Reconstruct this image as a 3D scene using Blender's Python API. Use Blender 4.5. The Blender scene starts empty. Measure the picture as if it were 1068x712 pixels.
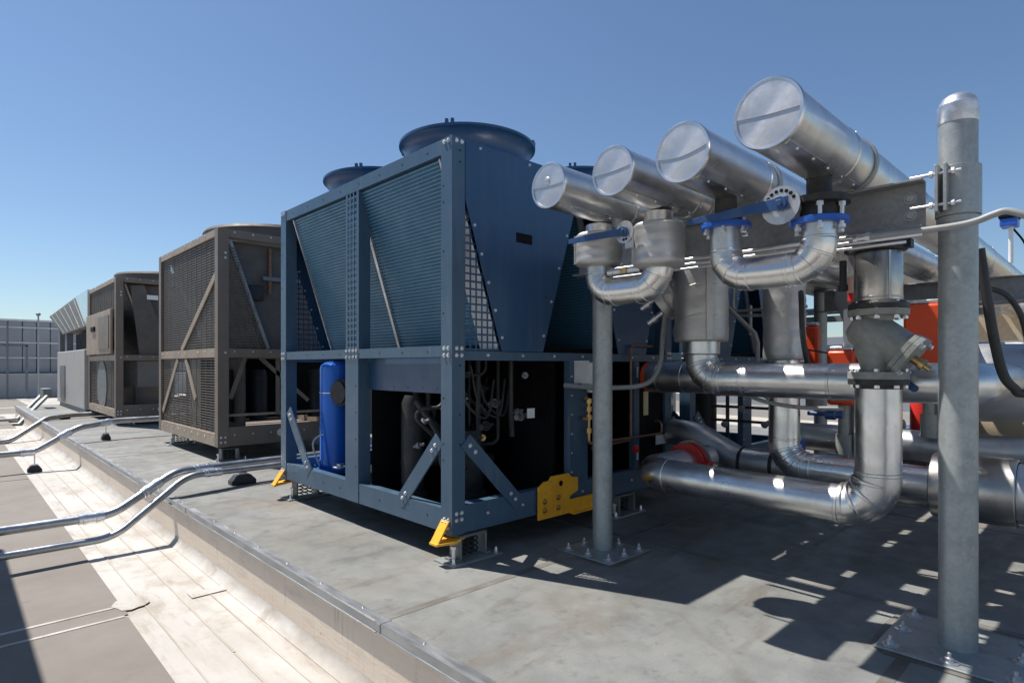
import bpy, math, random
from mathutils import Vector as V, Matrix, noise
random.seed(7)
scn = bpy.context.scene
COL = scn.collection
PI = math.pi

# ------------------------------------------------------------------ materials
MATS = {}

def mat(name, c1, c2=None, metal=0.0, rough=0.5, rvar=0.1, scale=4.0, bump=0.0, bscale=60.0, bdist=0.01,
        stretch=None, spec=0.5, coat=0.0, kind='noise', detail=5.0, lo=0.35, hi=0.65, dirt=None, dscale=1.3, dlo=0.52, dhi=0.72, damt=0.6, extra=(), dent=0.0, dentscale=5.0):
    m = bpy.data.materials.new(name); m.use_nodes = True
    nt = m.node_tree; N = nt.nodes; L = nt.links
    b = N['Principled BSDF']
    tc = N.new('ShaderNodeTexCoord'); src = tc.outputs['Object']
    if stretch:
        mp = N.new('ShaderNodeMapping'); mp.inputs['Scale'].default_value = stretch
        L.new(src, mp.inputs['Vector']); src = mp.outputs['Vector']
    if kind == 'voronoi':
        t = N.new('ShaderNodeTexVoronoi'); t.inputs['Scale'].default_value = scale
        sep = N.new('ShaderNodeSeparateColor'); L.new(t.outputs['Color'], sep.inputs['Color']); fac = sep.outputs['Red']; lo_, hi_ = 0.0, 1.0
    else:
        t = N.new('ShaderNodeTexNoise'); t.inputs['Scale'].default_value = scale; t.inputs['Detail'].default_value = detail
        t.inputs['Roughness'].default_value = 0.6
        fac = t.outputs['Fac']; lo_, hi_ = lo, hi
    L.new(src, t.inputs['Vector'])
    r = N.new('ShaderNodeValToRGB'); r.color_ramp.elements[0].position = lo_; r.color_ramp.elements[1].position = hi_
    r.color_ramp.elements[0].color = (*c1, 1); r.color_ramp.elements[1].color = (*(c2 or c1), 1)
    L.new(fac, r.inputs['Fac']); col = r.outputs['Color']
    if dirt:
        n2 = N.new('ShaderNodeTexNoise'); n2.inputs['Scale'].default_value = dscale; n2.inputs['Detail'].default_value = 8; n2.inputs['Roughness'].default_value = 0.65
        L.new(src, n2.inputs['Vector'])
        r2 = N.new('ShaderNodeValToRGB'); r2.color_ramp.elements[0].position = dlo; r2.color_ramp.elements[1].position = dhi
        r2.color_ramp.elements[0].color = (0, 0, 0, 1); r2.color_ramp.elements[1].color = (damt, damt, damt, 1)
        L.new(n2.outputs['Fac'], r2.inputs['Fac'])
        mx = N.new('ShaderNodeMix'); mx.data_type = 'RGBA'
        L.new(r2.outputs['Color'], mx.inputs['Factor']); L.new(col, mx.inputs['A']); mx.inputs['B'].default_value = (*dirt, 1)
        col = mx.outputs['Result']
    for (kind_, sc_, st_, lo2, hi2, colr, amt) in extra:      # further stains: patches, puddle rings, specks, streaks
        mp2 = N.new('ShaderNodeMapping'); mp2.inputs['Scale'].default_value = st_; mp2.inputs['Location'].default_value = (sc_*1.7, sc_*.3, 2.1)
        L.new(tc.outputs['Object'], mp2.inputs['Vector'])
        if kind_ == 'speck':
            q = N.new('ShaderNodeTexVoronoi'); q.inputs['Scale'].default_value = sc_; out_ = q.outputs['Distance']
        else:
            q = N.new('ShaderNodeTexNoise'); q.inputs['Scale'].default_value = sc_; q.inputs['Detail'].default_value = 2.5 if kind_ == 'ring' else 9; q.inputs['Roughness'].default_value = .5 if kind_ == 'ring' else .68; out_ = q.outputs['Fac']
        L.new(mp2.outputs['Vector'], q.inputs['Vector'])
        rp = N.new('ShaderNodeValToRGB'); L.new(out_, rp.inputs['Fac']); e = rp.color_ramp.elements
        w_ = (amt, amt, amt, 1); z_ = (0, 0, 0, 1)
        if kind_ == 'speck': e[0].position, e[1].position = lo2, hi2; e[0].color, e[1].color = w_, z_
        elif kind_ == 'ring':
            e[0].position, e[1].position = lo2, hi2; e[0].color, e[1].color = z_, z_
            k_ = e.new((lo2*.35+hi2*.65)); k_.color = w_
        else: e[0].position, e[1].position = lo2, hi2; e[0].color, e[1].color = z_, w_
        mx = N.new('ShaderNodeMix'); mx.data_type = 'RGBA'
        L.new(rp.outputs['Color'], mx.inputs['Factor']); L.new(col, mx.inputs['A']); mx.inputs['B'].default_value = (*colr, 1); col = mx.outputs['Result']
    L.new(col, b.inputs['Base Color'])
    b.inputs['Metallic'].default_value = metal
    b.inputs['Specular IOR Level'].default_value = spec
    b.inputs['Coat Weight'].default_value = coat
    if rvar:
        n3 = N.new('ShaderNodeTexNoise'); n3.inputs['Scale'].default_value = 7.0; n3.inputs['Detail'].default_value = 6
        L.new(src, n3.inputs['Vector'])
        mr = N.new('ShaderNodeMapRange'); mr.inputs['From Min'].default_value = 0.3; mr.inputs['From Max'].default_value = 0.7
        mr.inputs['To Min'].default_value = max(0.03, rough - rvar); mr.inputs['To Max'].default_value = min(1, rough + rvar)
        L.new(n3.outputs['Fac'], mr.inputs['Value']); L.new(mr.outputs['Result'], b.inputs['Roughness'])
    else:
        b.inputs['Roughness'].default_value = rough
    if bump:
        n4 = N.new('ShaderNodeTexNoise'); n4.inputs['Scale'].default_value = bscale; n4.inputs['Detail'].default_value = 4
        L.new(src, n4.inputs['Vector'])
        bp = N.new('ShaderNodeBump'); bp.inputs['Strength'].default_value = bump; bp.inputs['Distance'].default_value = bdist
        L.new(n4.outputs['Fac'], bp.inputs['Height'])
        if dent:
            n5 = N.new('ShaderNodeTexNoise'); n5.inputs['Scale'].default_value = dentscale; n5.inputs['Detail'].default_value = 1.5; L.new(tc.outputs['Object'], n5.inputs['Vector'])
            bq = N.new('ShaderNodeBump'); bq.inputs['Strength'].default_value = dent; bq.inputs['Distance'].default_value = .03
            L.new(n5.outputs['Fac'], bq.inputs['Height']); L.new(bq.outputs['Normal'], bp.inputs['Normal'])
        L.new(bp.outputs['Normal'], b.inputs['Normal'])
    MATS[name] = m
    return m

mat('clad', (.66, .655, .65), (.73, .73, .72), metal=1, rough=.33, rvar=.08, scale=9, bump=.03, bscale=60, bdist=.01, dirt=(.47, .46, .44), dscale=6, damt=.45, dent=.20, dentscale=6, extra=[('patch', 30, (1, 1, 1), .60, .75, (.34, .33, .31), .5)])
mat('clad_dull', (.56, .56, .56), (.64, .64, .64), metal=1, rough=.42, rvar=.08, scale=6, bump=.05, bscale=40, bdist=.01, dent=.22, dentscale=7, dirt=(.33, .32, .31), dscale=8, damt=.4)
mat('steel_brushed', (.44, .425, .405), (.52, .505, .48), metal=1, rough=.34, rvar=.08, scale=10, bump=.03, bscale=40, dirt=(.26, .25, .24), dscale=6, damt=.5)
mat('jacket', (.43, .43, .43), (.50, .50, .495), metal=.7, rough=.48, rvar=.08, scale=5, bump=.14, bscale=14, bdist=.02, stretch=(1, 1, 2.2))
mat('galv', (.32, .34, .335), (.37, .39, .385), metal=.45, rough=.44, rvar=.1, scale=70, kind='voronoi', bump=.06, bscale=90, dirt=(.18, .19, .185), dscale=5, damt=.6, extra=[('patch', 8, (1, 1, .35), .55, .72, (.20, .21, .205), .6), ('patch', 30, (1, 1, 1), .62, .72, (.12, .12, .115), .5)])
mat('galv_bright', (.52, .53, .55), (.66, .67, .69), metal=.85, rough=.36, rvar=.1, scale=40, kind='voronoi')
mat('zinc', (.66, .66, .67), (.76, .76, .77), metal=.9, rough=.34, rvar=.08, scale=20)
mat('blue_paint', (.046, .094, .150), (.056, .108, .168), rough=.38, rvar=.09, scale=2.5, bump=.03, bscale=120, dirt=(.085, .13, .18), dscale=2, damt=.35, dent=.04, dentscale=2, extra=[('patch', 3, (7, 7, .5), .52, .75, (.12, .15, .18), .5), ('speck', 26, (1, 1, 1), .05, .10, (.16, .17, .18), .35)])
mat('blue_shade', (.020, .064, .145), (.026, .074, .16), rough=.34, rvar=.08, scale=2.5, bump=.04, bscale=60, bdist=.004, dent=.10, dentscale=1.6, extra=[('patch', 3, (6, 6, .45), .50, .75, (.055, .10, .165), .6), ('speck', 22, (1, 1, 1), .04, .09, (.10, .13, .17), .3)])  # darker copy of the blue paint, shade of the near face put into its colour
mat('coil', (.034, .130, .225), (.048, .165, .27), metal=.1, rough=.5, rvar=.1, scale=2.2, bump=.1, bscale=160, dirt=(.08, .22, .29), dscale=1.6, damt=.5)
mat('coil_tube', (.070, .195, .315), (.09, .23, .355), metal=.1, rough=.45, rvar=.1, scale=3, dirt=(.14, .28, .39), dscale=1.3, dlo=.46, dhi=.72, damt=.6, extra=[('patch', 9, (1, 1, 1), .6, .7, (.05, .12, .15), .5)])
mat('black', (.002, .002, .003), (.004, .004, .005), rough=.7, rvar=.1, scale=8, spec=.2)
mat('black_pipe', (.012, .012, .013), (.030, .028, .027), rough=.6, rvar=.12, scale=30, bump=.25, bscale=60)
mat('rubber', (.020, .020, .022), (.034, .034, .036), rough=.55, rvar=.1, scale=20)
mat('cast_grey', (.24, .25, .235), (.30, .31, .29), rough=.55, rvar=.08, scale=30, bump=.18, bscale=150, metal=.1)
mat('grey_paint', (.16, .17, .175), (.21, .22, .22), rough=.5, rvar=.1, scale=8, metal=.3)
mat('handle_blue', (.012, .055, .17), (.02, .075, .22), rough=.42, rvar=.1, scale=12, dirt=(.06, .09, .15), dscale=16, damt=.6, extra=[('patch', 50, (1, 1, 1), .64, .70, (.14, .14, .14), .6)])
mat('bright_blue', (.012, .085, .42), (.02, .12, .50), rough=.36, rvar=.1, scale=6, dirt=(.05, .09, .22), dscale=14, damt=.6, extra=[('patch', 40, (1, 1, 1), .62, .70, (.12, .12, .13), .6)])
mat('tank_blue', (.02, .15, .68), (.024, .17, .74), rough=.22, rvar=.05, scale=2, coat=.5)
mat('yellow', (.88, .40, .018), (.92, .45, .025), rough=.45, rvar=.1, scale=6, dirt=(.62, .28, .03), dscale=9, damt=.5, extra=[('patch', 22, (1, 1, 1), .62, .68, (.16, .10, .05), .8), ('patch', 5, (3, 3, .6), .55, .75, (.40, .22, .06), .5)])
mat('orange', (.66, .060, .010), (.72, .075, .014), rough=.42, rvar=.06, scale=4)
mat('red', (.55, .018, .015), (.62, .03, .02), rough=.42, rvar=.08, scale=9)
mat('brass', (.52, .34, .14), (.62, .42, .18), metal=1, rough=.38, rvar=.1, scale=30)
mat('copper', (.20, .115, .075), (.28, .165, .11), metal=.8, rough=.5, rvar=.1, scale=20)
mat('white_plastic', (.62, .62, .60), (.70, .70, .68), rough=.5, rvar=.06, scale=8)
mat('label_white', (.80, .80, .78), (.84, .84, .82), rough=.5, rvar=.05, scale=20)
mat('label_cream', (.60, .52, .30), (.66, .58, .36), rough=.55, rvar=.05, scale=20)
mat('conduit', (.36, .37, .38), (.46, .47, .48), metal=.85, rough=.36, rvar=.1, scale=18, bump=.04, bscale=60)
mat('conduit_grey', (.25, .26, .265), (.31, .32, .32), rough=.5, rvar=.08, scale=18)
mat('brown', (.168, .132, .102), (.20, .158, .124), rough=.5, rvar=.08, scale=3, bump=.04, bscale=120, dirt=(.11, .088, .07), dscale=2.5, damt=.5, extra=[('patch', 3, (6, 6, .5), .52, .74, (.21, .18, .15), .45)])
mat('brown_dark', (.075, .066, .06), (.095, .085, .078), rough=.55, rvar=.1, scale=5)
mat('brown_tan', (.30, .235, .17), (.35, .275, .205), rough=.5, rvar=.08, scale=3, dirt=(.16, .13, .10), dscale=2.5, damt=.5)
mat('brown_mesh', (.098, .084, .07), (.125, .107, .092), rough=.5, rvar=.08, scale=6)
mat('coil_grey', (.075, .072, .070), (.10, .095, .09), metal=.2, rough=.55, rvar=.1, scale=4, bump=.2, bscale=120)
mat('plinth', (.142, .147, .142), (.222, .224, .213), rough=.58, rvar=.18, scale=1.6, detail=9, bump=.14, bscale=70, dirt=(.128, .112, .088), dscale=.8, dlo=.50, dhi=.74, damt=.8, extra=[('patch', 2.6, (1, 1, 1), .52, .72, (.255, .26, .245), .55), ('patch', .7, (1, 1.6, 1), .54, .70, (.165, .122, .082), .8), ('ring', .8, (1, 1, 1), .46, .60, (.27, .265, .245), .30), ('ring', 1.3, (1, 1, 1), .53, .62, (.12, .105, .085), .28), ('patch', 14, (1, 1, 1), .56, .72, (.095, .095, .09), .6), ('patch', 45, (1, 1, 1), .55, .75, (.25, .25, .235), .35), ('patch', 1.9, (.6, 2.4, 1), .55, .68, (.11, .092, .07), .6), ('speck', 19, (1, 1, 1), .03, .07, (.08, .075, .065), .7), ('speck', 9, (1, 1, 1), .02, .045, (.32, .31, .29), .6)])
mat('plinth_side', (.64, .54, .44), (.72, .62, .515), rough=.7, rvar=.06, scale=1.5, detail=8, bump=.15, bscale=18, dirt=(.34, .28, .23), dscale=3, damt=.5, stretch=(1, .6, 3), extra=[('patch', 6, (1, 4, .4), .56, .72, (.33, .27, .21), .6), ('speck', 9, (1, 1, 1), .04, .08, (.25, .19, .14), .6)])
mat('flashing', (.28, .29, .30), (.38, .39, .40), metal=.7, rough=.42, rvar=.12, scale=6, stretch=(4, .6, 1), dirt=(.18, .185, .19), dscale=3, damt=.6)
mat('roof_white', (.41, .385, .35), (.51, .49, .46), rough=.6, rvar=.1, scale=.8, detail=9, bump=.12, bscale=20, dirt=(.27, .22, .17), dscale=1.5, dlo=.50, dhi=.74, damt=.75, stretch=(1.6, .45, 1), extra=[('patch', 3.2, (2.4, .4, 1), .55, .72, (.235, .18, .13), .8), ('patch', 5, (.8, .8, 1), .50, .66, (.30, .25, .195), .7), ('patch', 12, (1, 1, 1), .60, .75, (.25, .205, .16), .5), ('speck', 14, (1, 1, 1), .03, .06, (.26, .21, .16), .7)])
mat('patch_white', (.43, .41, .385), (.48, .465, .44), rough=.55, rvar=.1, scale=3, dirt=(.31, .26, .21), dscale=6, damt=.4)
mat('seam_dirt', (.32, .275, .22), (.44, .40, .35), rough=.65, rvar=.05, scale=6, stretch=(1, .3, 1))
mat('plinth_seam', (.105, .088, .072), (.19, .19, .175), rough=.6, rvar=.1, scale=2.5, detail=8, lo=.38, hi=.60)
mat('galv_dark', (.23, .24, .245), (.29, .295, .30), metal=.5, rough=.48, rvar=.1, scale=60, kind='voronoi', dirt=(.13, .12, .11), dscale=5, damt=.5)
mat('walkway', (.158, .138, .118), (.19, .168, .146), rough=.75, rvar=.06, scale=1.3, detail=8, bump=.3, bscale=220, bdist=.004, dirt=(.22, .20, .175), dscale=1.1, damt=.45, extra=[('patch', 9, (1, 1, 1), .60, .75, (.095, .085, .075), .5), ('speck', 17, (1, 1, 1), .03, .06, (.27, .25, .23), .6)])
mat('screen_panel', (.26, .275, .30), (.31, .325, .35), rough=.45, rvar=.08, scale=.8, metal=.2)
mat('screen_frame', (.13, .14, .155), (.17, .18, .20), rough=.5, rvar=.06, scale=3)
mat('beige_wall', (.46, .37, .26), (.54, .44, .32), rough=.8, rvar=.05, scale=14, detail=8, bump=.3, bscale=50)
mat('tan_metal', (.50, .41, .28), (.58, .48, .34), rough=.4, rvar=.08, scale=2, metal=.4)
mat('unit_grey', (.38, .36, .335), (.44, .42, .395), rough=.5, rvar=.06, scale=2, dirt=(.30, .28, .25), dscale=2, damt=.4)
mat('hood_rib', (.15, .145, .13), (.20, .19, .175), rough=.5, rvar=.08, scale=3, metal=.2)
mat('mirror_sheet', (.58, .60, .62), (.66, .68, .70), metal=1, rough=.18, rvar=.05, scale=3)
mat('skin_tape', (.62, .36, .28), (.70, .42, .33), rough=.6, rvar=.05, scale=10)

# ------------------------------------------------------------------ mesh builder
def perp(d):
    d = d.normalized()
    a = V((0, 0, 1)) if abs(d.z) < .9 else V((1, 0, 0))
    u = d.cross(a).normalized()
    return u, d.cross(u).normalized()

def fillet(pts, rad, seg=7):
    pts = [V(p) for p in pts]
    out = [pts[0]]
    for i in range(1, len(pts) - 1):
        p = pts[i]; a = (pts[i-1] - p); b = (pts[i+1] - p)
        la, lb = a.length, b.length; a.normalize(); b.normalize()
        ang = a.angle(b)
        if ang > PI - .02: out.append(p); continue
        r = rad[i-1] if isinstance(rad, (list, tuple)) else rad
        t = min(r / math.tan(ang/2), .49*la if i > 1 else .98*la, .49*lb if i < len(pts)-2 else .98*lb)
        rr = t * math.tan(ang/2)
        c = p + (a + b).normalized() * (rr / math.sin(ang/2))
        s = p + a*t; e = p + b*t
        v0 = s - c; v1 = e - c
        tot = v0.angle(v1)
        for k in range(seg + 1):
            q = k/seg
            w = (math.sin((1-q)*tot)*v0 + math.sin(q*tot)*v1) / math.sin(tot)
            out.append(c + w)
    out.append(pts[-1])
    res = [out[0]]
    for p in out[1:]:
        if (p - res[-1]).length > 1e-5: res.append(p)
    return res

def spline(pts, n=8):
    pts = [V(p) for p in pts]; out = []
    P = [pts[0]*2 - pts[1]] + pts + [pts[-1]*2 - pts[-2]]
    for i in range(1, len(P) - 2):
        p0, p1, p2, p3 = P[i-1:i+3]
        for k in range(n):
            t = k/n
            out.append(.5*((2*p1) + (p2-p0)*t + (2*p0-5*p1+4*p2-p3)*t*t + (3*p1-p0-3*p2+p3)*t**3))
    out.append(pts[-1]); return out

class MB:
    def __init__(s): s.v = []; s.f = []; s.m = []
    def add(s, vs, fs, m=0):
        o = len(s.v); s.v += [tuple(v) for v in vs]
        s.f += [tuple(i + o for i in f) for f in fs]; s.m += [m]*len(fs); return s
    def box(s, a, b, m=0):
        x0, x1 = sorted((a[0], b[0])); y0, y1 = sorted((a[1], b[1])); z0, z1 = sorted((a[2], b[2]))
        vs = [(x, y, z) for x in (x0, x1) for y in (y0, y1) for z in (z0, z1)]
        return s.add(vs, [(0,1,3,2), (4,6,7,5), (0,4,5,1), (2,3,7,6), (0,2,6,4), (1,5,7,3)], m)
    def bar(s, p, q, w, h, up=(0,0,1), m=0):
        p, q = V(p), V(q); d = (q-p).normalized(); up = V(up)
        x = d.cross(up).normalized(); y = x.cross(d).normalized()
        vs = [c + x*(i*w/2) + y*(j*h/2) for c in (p, q) for i in (-1, 1) for j in (-1, 1)]
        return s.add(vs, [(0,1,3,2), (4,6,7,5), (0,4,5,1), (2,3,7,6), (0,2,6,4), (1,5,7,3)], m)
    def tube(s, pts, r, n=16, m=0, bend=0, caps=True, seg=7):
        P = fillet(pts, bend, seg) if bend else [V(p) for p in pts]
        k = len(P); rs = r if isinstance(r, (list, tuple)) else [r]*k
        T = []
        for i in range(k):
            T.append((P[min(i+1, k-1)] - P[max(i-1, 0)]).normalized())
        u, w = perp(T[0]); vs = []
        for i in range(k):
            if i:
                q = T[i-1].rotation_difference(T[i]); u = q @ u; w = q @ w
            sc = 1.0
            for j in range(n):
                a = 2*PI*j/n
                vs.append(P[i] + (u*math.cos(a) + w*math.sin(a))*rs[i])
        fs = [(i*n+j, i*n+(j+1) % n, (i+1)*n+(j+1) % n, (i+1)*n+j) for i in range(k-1) for j in range(n)]
        if caps: fs += [tuple(range(n))[::-1], tuple((k-1)*n+j for j in range(n))]
        return s.add(vs, fs, m)
    def lathe(s, o, ax, prof, n=28, m=0, caps=True, wob=0, seed=0):
        o = V(o); ax = V(ax).normalized(); u, w = perp(ax); vs = []
        for (r, t) in prof:
            for j in range(n):
                a = 2*PI*j/n; rr = r
                if wob: rr += wob*noise.noise(V((math.cos(a)*2.2+seed, math.sin(a)*2.2, t*16)))
                vs.append(o + ax*t + (u*math.cos(a) + w*math.sin(a))*rr)
        k = len(prof)
        fs = [(i*n+j, i*n+(j+1) % n, (i+1)*n+(j+1) % n, (i+1)*n+j) for i in range(k-1) for j in range(n)]
        if caps: fs += [tuple(range(n))[::-1], tuple((k-1)*n+j for j in range(n))]
        return s.add(vs, fs, m)
    def cyl(s, o, ax, r, h, n=24, m=0): return s.lathe(o, ax, [(r, 0), (r, h)], n, m)
    def ring(s, o, ax, r0, r1, h, n=28, m=0):
        return s.lathe(o, ax, [(r0, 0), (r1, 0), (r1, h), (r0, h), (r0, 0)], n, m, caps=False)
    def prism(s, pts, ex, m=0):
        pts = [V(p) for p in pts]; ex = V(ex); n = len(pts)
        vs = pts + [p + ex for p in pts]
        fs = [tuple(range(n))[::-1], tuple(range(n, 2*n))] + [(i, (i+1) % n, (i+1) % n + n, i+n) for i in range(n)]
        return s.add(vs, fs, m)
    def bolt(s, p, d, r=.012, h=.009, m=1):
        d = V(d).normalized()
        s.lathe(V(p), d, [(r*1.35, 0), (r*1.35, h*.25), (r, h*.25), (r, h), (r*.8, h*1.15)], 6 if r < .02 else 8, m); return s
    def build(s, name, mats, parent=None, bevel=0, sharp=38, flip=False):
        me = bpy.data.meshes.new(name)
        off = V((0, 0, 0)); p = parent
        while p is not None: off += p.location; p = p.parent
        me.from_pydata([tuple(V(v) - off) for v in s.v], [], s.f)
        import bmesh
        bm = bmesh.new(); bm.from_mesh(me); bmesh.ops.recalc_face_normals(bm, faces=bm.faces); bm.to_mesh(me); bm.free()
        if isinstance(mats, str): mats = [mats]
        for mm in mats: me.materials.append(MATS[mm])
        for i, pl in enumerate(me.polygons): pl.material_index = min(s.m[i], len(mats)-1); pl.use_smooth = True
        me.set_sharp_from_angle(angle=math.radians(sharp))
        o = bpy.data.objects.new(name, me); COL.objects.link(o)
        if parent: o.parent = parent
        if bevel:
            b = o.modifiers.new('bevel', 'BEVEL'); b.width = bevel; b.segments = 2; b.limit_method = 'ANGLE'; b.angle_limit = math.radians(40); b.harden_normals = False
        return o

def tag(o, label, cat, group=None):
    o['label'] = label; o['category'] = cat
    if group: o['group'] = group
    return o
def thing(name, label, cat, loc, group=None):
    o = bpy.data.objects.new(name, None); COL.objects.link(o); o.location = loc; o.empty_display_size = .1
    return tag(o, label, cat, group)
def kids(o): return [c for c in bpy.data.objects if c.parent == o]
def copy_tree(o, parent=None):
    c = o.copy(); COL.objects.link(c)
    if parent: c.parent = parent
    for k in kids(o): copy_tree(k, c)
    return c

# ------------------------------------------------------------------ world, sun, camera
SUN_EL, SUN_AZ = math.radians(62.0), math.radians(20.6)     # from +Y turned towards -X
w = bpy.data.worlds.new('World'); scn.world = w; w.use_nodes = True
nt = w.node_tree; bg = nt.nodes['Background']
sky = nt.nodes.new('ShaderNodeTexSky'); sky.sky_type = 'NISHITA'; sky.sun_disc = False
sky.sun_elevation = SUN_EL; sky.sun_rotation = 2*PI - SUN_AZ
sky.air_density = 1.0; sky.dust_density = .35; sky.ozone_density = 2.2; sky.altitude = 0
tint = nt.nodes.new('ShaderNodeMix'); tint.data_type = 'RGBA'; tint.blend_type = 'MULTIPLY'; tint.inputs['Factor'].default_value = 1
tint.inputs['B'].default_value = (.90, .98, 1.05, 1); nt.links.new(sky.outputs['Color'], tint.inputs['A'])
nt.links.new(tint.outputs['Result'], bg.inputs['Color']); bg.inputs['Strength'].default_value = .079
sl = bpy.data.lights.new('sun', 'SUN'); sl.energy = 5.0; sl.angle = math.radians(.5); sl.color = (1, .955, .89)
so = bpy.data.objects.new('sun', sl); COL.objects.link(so)
to_sun = V((-math.sin(SUN_AZ)*math.cos(SUN_EL), math.cos(SUN_AZ)*math.cos(SUN_EL), math.sin(SUN_EL)))
so.rotation_euler = to_sun.to_track_quat('Z', 'Y').to_euler(); so.location = to_sun*40
cd = bpy.data.cameras.new('camera'); cam = bpy.data.objects.new('camera', cd); COL.objects.link(cam)
cam.location = (0, 0, 1.2); cam.rotation_euler = (PI/2, 0, math.radians(-43.65))
cd.sensor_width = 36; cd.lens = 20.8; cd.shift_y = .0234; cd.clip_end = 900; cd.clip_start = .05
scn.camera = cam
vs = scn.view_settings; vs.view_transform = 'Standard'; vs.look = 'None'; vs.gamma = 1; vs.exposure = .5
scn.cycles.max_bounces = 8; scn.cycles.use_denoising = True
scn.cycles.sample_clamp_indirect = 6.0

# ------------------------------------------------------------------ setting
RZ = -.37
def struct(o): o['kind'] = 'structure'; return o
g = MB(); g.box((-160, -160, RZ-.3), (200, 260, RZ))
struct(g.build('roof', 'roof_white'))
g = MB()
for x, ww in ((.93, .010), (1.13, .014), (1.30, .010)):
    y = -2
    while y < 40:
        l = random.uniform(2.5, 6); g.box((x, y, RZ+.001), (x+ww, y+l-.02, RZ+.0035)); y += l
struct(g.build('roof_seam', 'seam_dirt'))
g = MB()      # welded cover strips and round patches
def rpatch(x0, x1, y, hw):
    n = 10; pts = []
    for k in range(n+1):
        a = -PI/2 + PI*k/n; pts.append((x1 + hw*math.cos(a), y + hw*math.sin(a), RZ+.004))
    pts += [(x0, y+hw, RZ+.004), (x0, y-hw, RZ+.004)]
    g.prism(pts, (0, 0, .004))
rpatch(1.19, 1.40, 4.42, .055)
n = 14; g.prism([(.87+.10*math.cos(2*PI*k/n)*(1+.1*math.sin(3*k)), 4.55+.13*math.sin(2*PI*k/n)*(1+.12*math.cos(2*k)), RZ+.0085) for k in range(n)], (0, 0, .003))
struct(g.build('roof_patch', 'roof_white'))
g = MB()      # walkway pads
for y0, y1 in ((-3, 4.32), (4.36, 4.52), (4.56, 10.45), (10.52, 18.9), (19.3, 24.0), (25.2, 28.6), (29.2, 36.5)):
    pts = []
    g.box((-3.2, y0, RZ+.001), ((.82 if y1 < 19.1 else 1.25 if y1 < 25 else 2.3) + random.uniform(-.01, .01), y1, RZ+.0075))
struct(g.build('walkway', 'walkway', bevel=.003))
g = MB()
g.box((-3.2, 4.325, RZ+.002), (.80, 4.355, RZ+.009)); g.box((-3.2, 4.525, RZ+.002), (.80, 4.555, RZ+.009))
struct(g.build('walkway_seam', 'roof_white'))

PX0, PX1, PY0, PY1 = 1.45, 11.5, -4.0, 23.0
g = MB(); g.box((PX0+.012, PY0, RZ+.0), (PX1, PY1, -.005))
struct(g.build('plinth_wall', 'plinth_side'))
g = MB(); g.box((PX0+.005, PY0-.01, -.0049), (PX1, PY1, 0))
struct(g.build('plinth', 'plinth'))
g = MB()
for sy in (-1.2, .62, 2.42, 6.02, 9.2, 12.4, 15.6): g.box((PX0+.06, sy, -.002), (PX1, sy+.05, .0016))
for sx in (3.42, 5.5, 7.4): g.box((sx, PY0, -.002), (sx+.05, PY1, .0030))
for sy, x0, x1 in ((1.45, 4.2, 7.0), (-.2, PX0+.06, 3.4)) : g.box((x0, sy, -.002), (x1, sy+.03, .0038))
struct(g.build('plinth_seam', 'plinth_seam'))
g = MB()
for cx_, cy_, ax, ay in ((3.105, .505, .285, .285), (3.07, 2.36, .24, .24)):
    n = 40; pts = []
    for k in range(n):
        a = 2*PI*k/n; e = max(abs(math.cos(a)), abs(math.sin(a))); q = 1/max(e, .8) * (1 + .05*noise.noise(V((math.cos(a)*2, math.sin(a)*2, cx_))))
        pts.append((cx_ + ax*q*math.cos(a), cy_ + ay*q*math.sin(a), -.002))
    g.prism(pts, (0, 0, .0064))
struct(g.build('plinth_sealant', 'plinth_seam'))
g = MB()      # metal edge flashing: top leg, drip leg, joints, fasteners
ys = [PY0, -.8, 2.42, 5.5, 8.6, 11.7, 14.8, 17.9, PY1]
for a, b in zip(ys, ys[1:]):
    g.box((PX0, a+.003, .0005), (PX0+.052, b-.003, .006)); g.box((PX0-.006, a+.003, -.034), (PX0-.001, b-.003, .006))
    g.box((PX0-.014, a+.003, -.040), (PX0-.001, b-.003, -.0345))
    yy = a + .2
    while yy < b: g.bolt((PX0+.034, yy, .006), (0, 0, 1), .006, .004, 1); yy += .45
    g.box((PX0-.009, b-.025, -.033), (PX0+.056, b+.025, .008))
struct(g.build('plinth_flashing', ['flashing', 'zinc'], bevel=.001))
g = MB()      # soft cant of membrane where wall meets roof
g.prism([(PX0+.012, PY0, RZ), (PX0-.045, PY0, RZ+.003), (PX0-.03, PY0, RZ+.012), (PX0+.004, PY0, RZ+.045), (PX0+.012, PY0, RZ+.07)], (0, PY1-PY0, 0))
struct(g.build('roof_upstand', 'roof_white', sharp=60))

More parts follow.
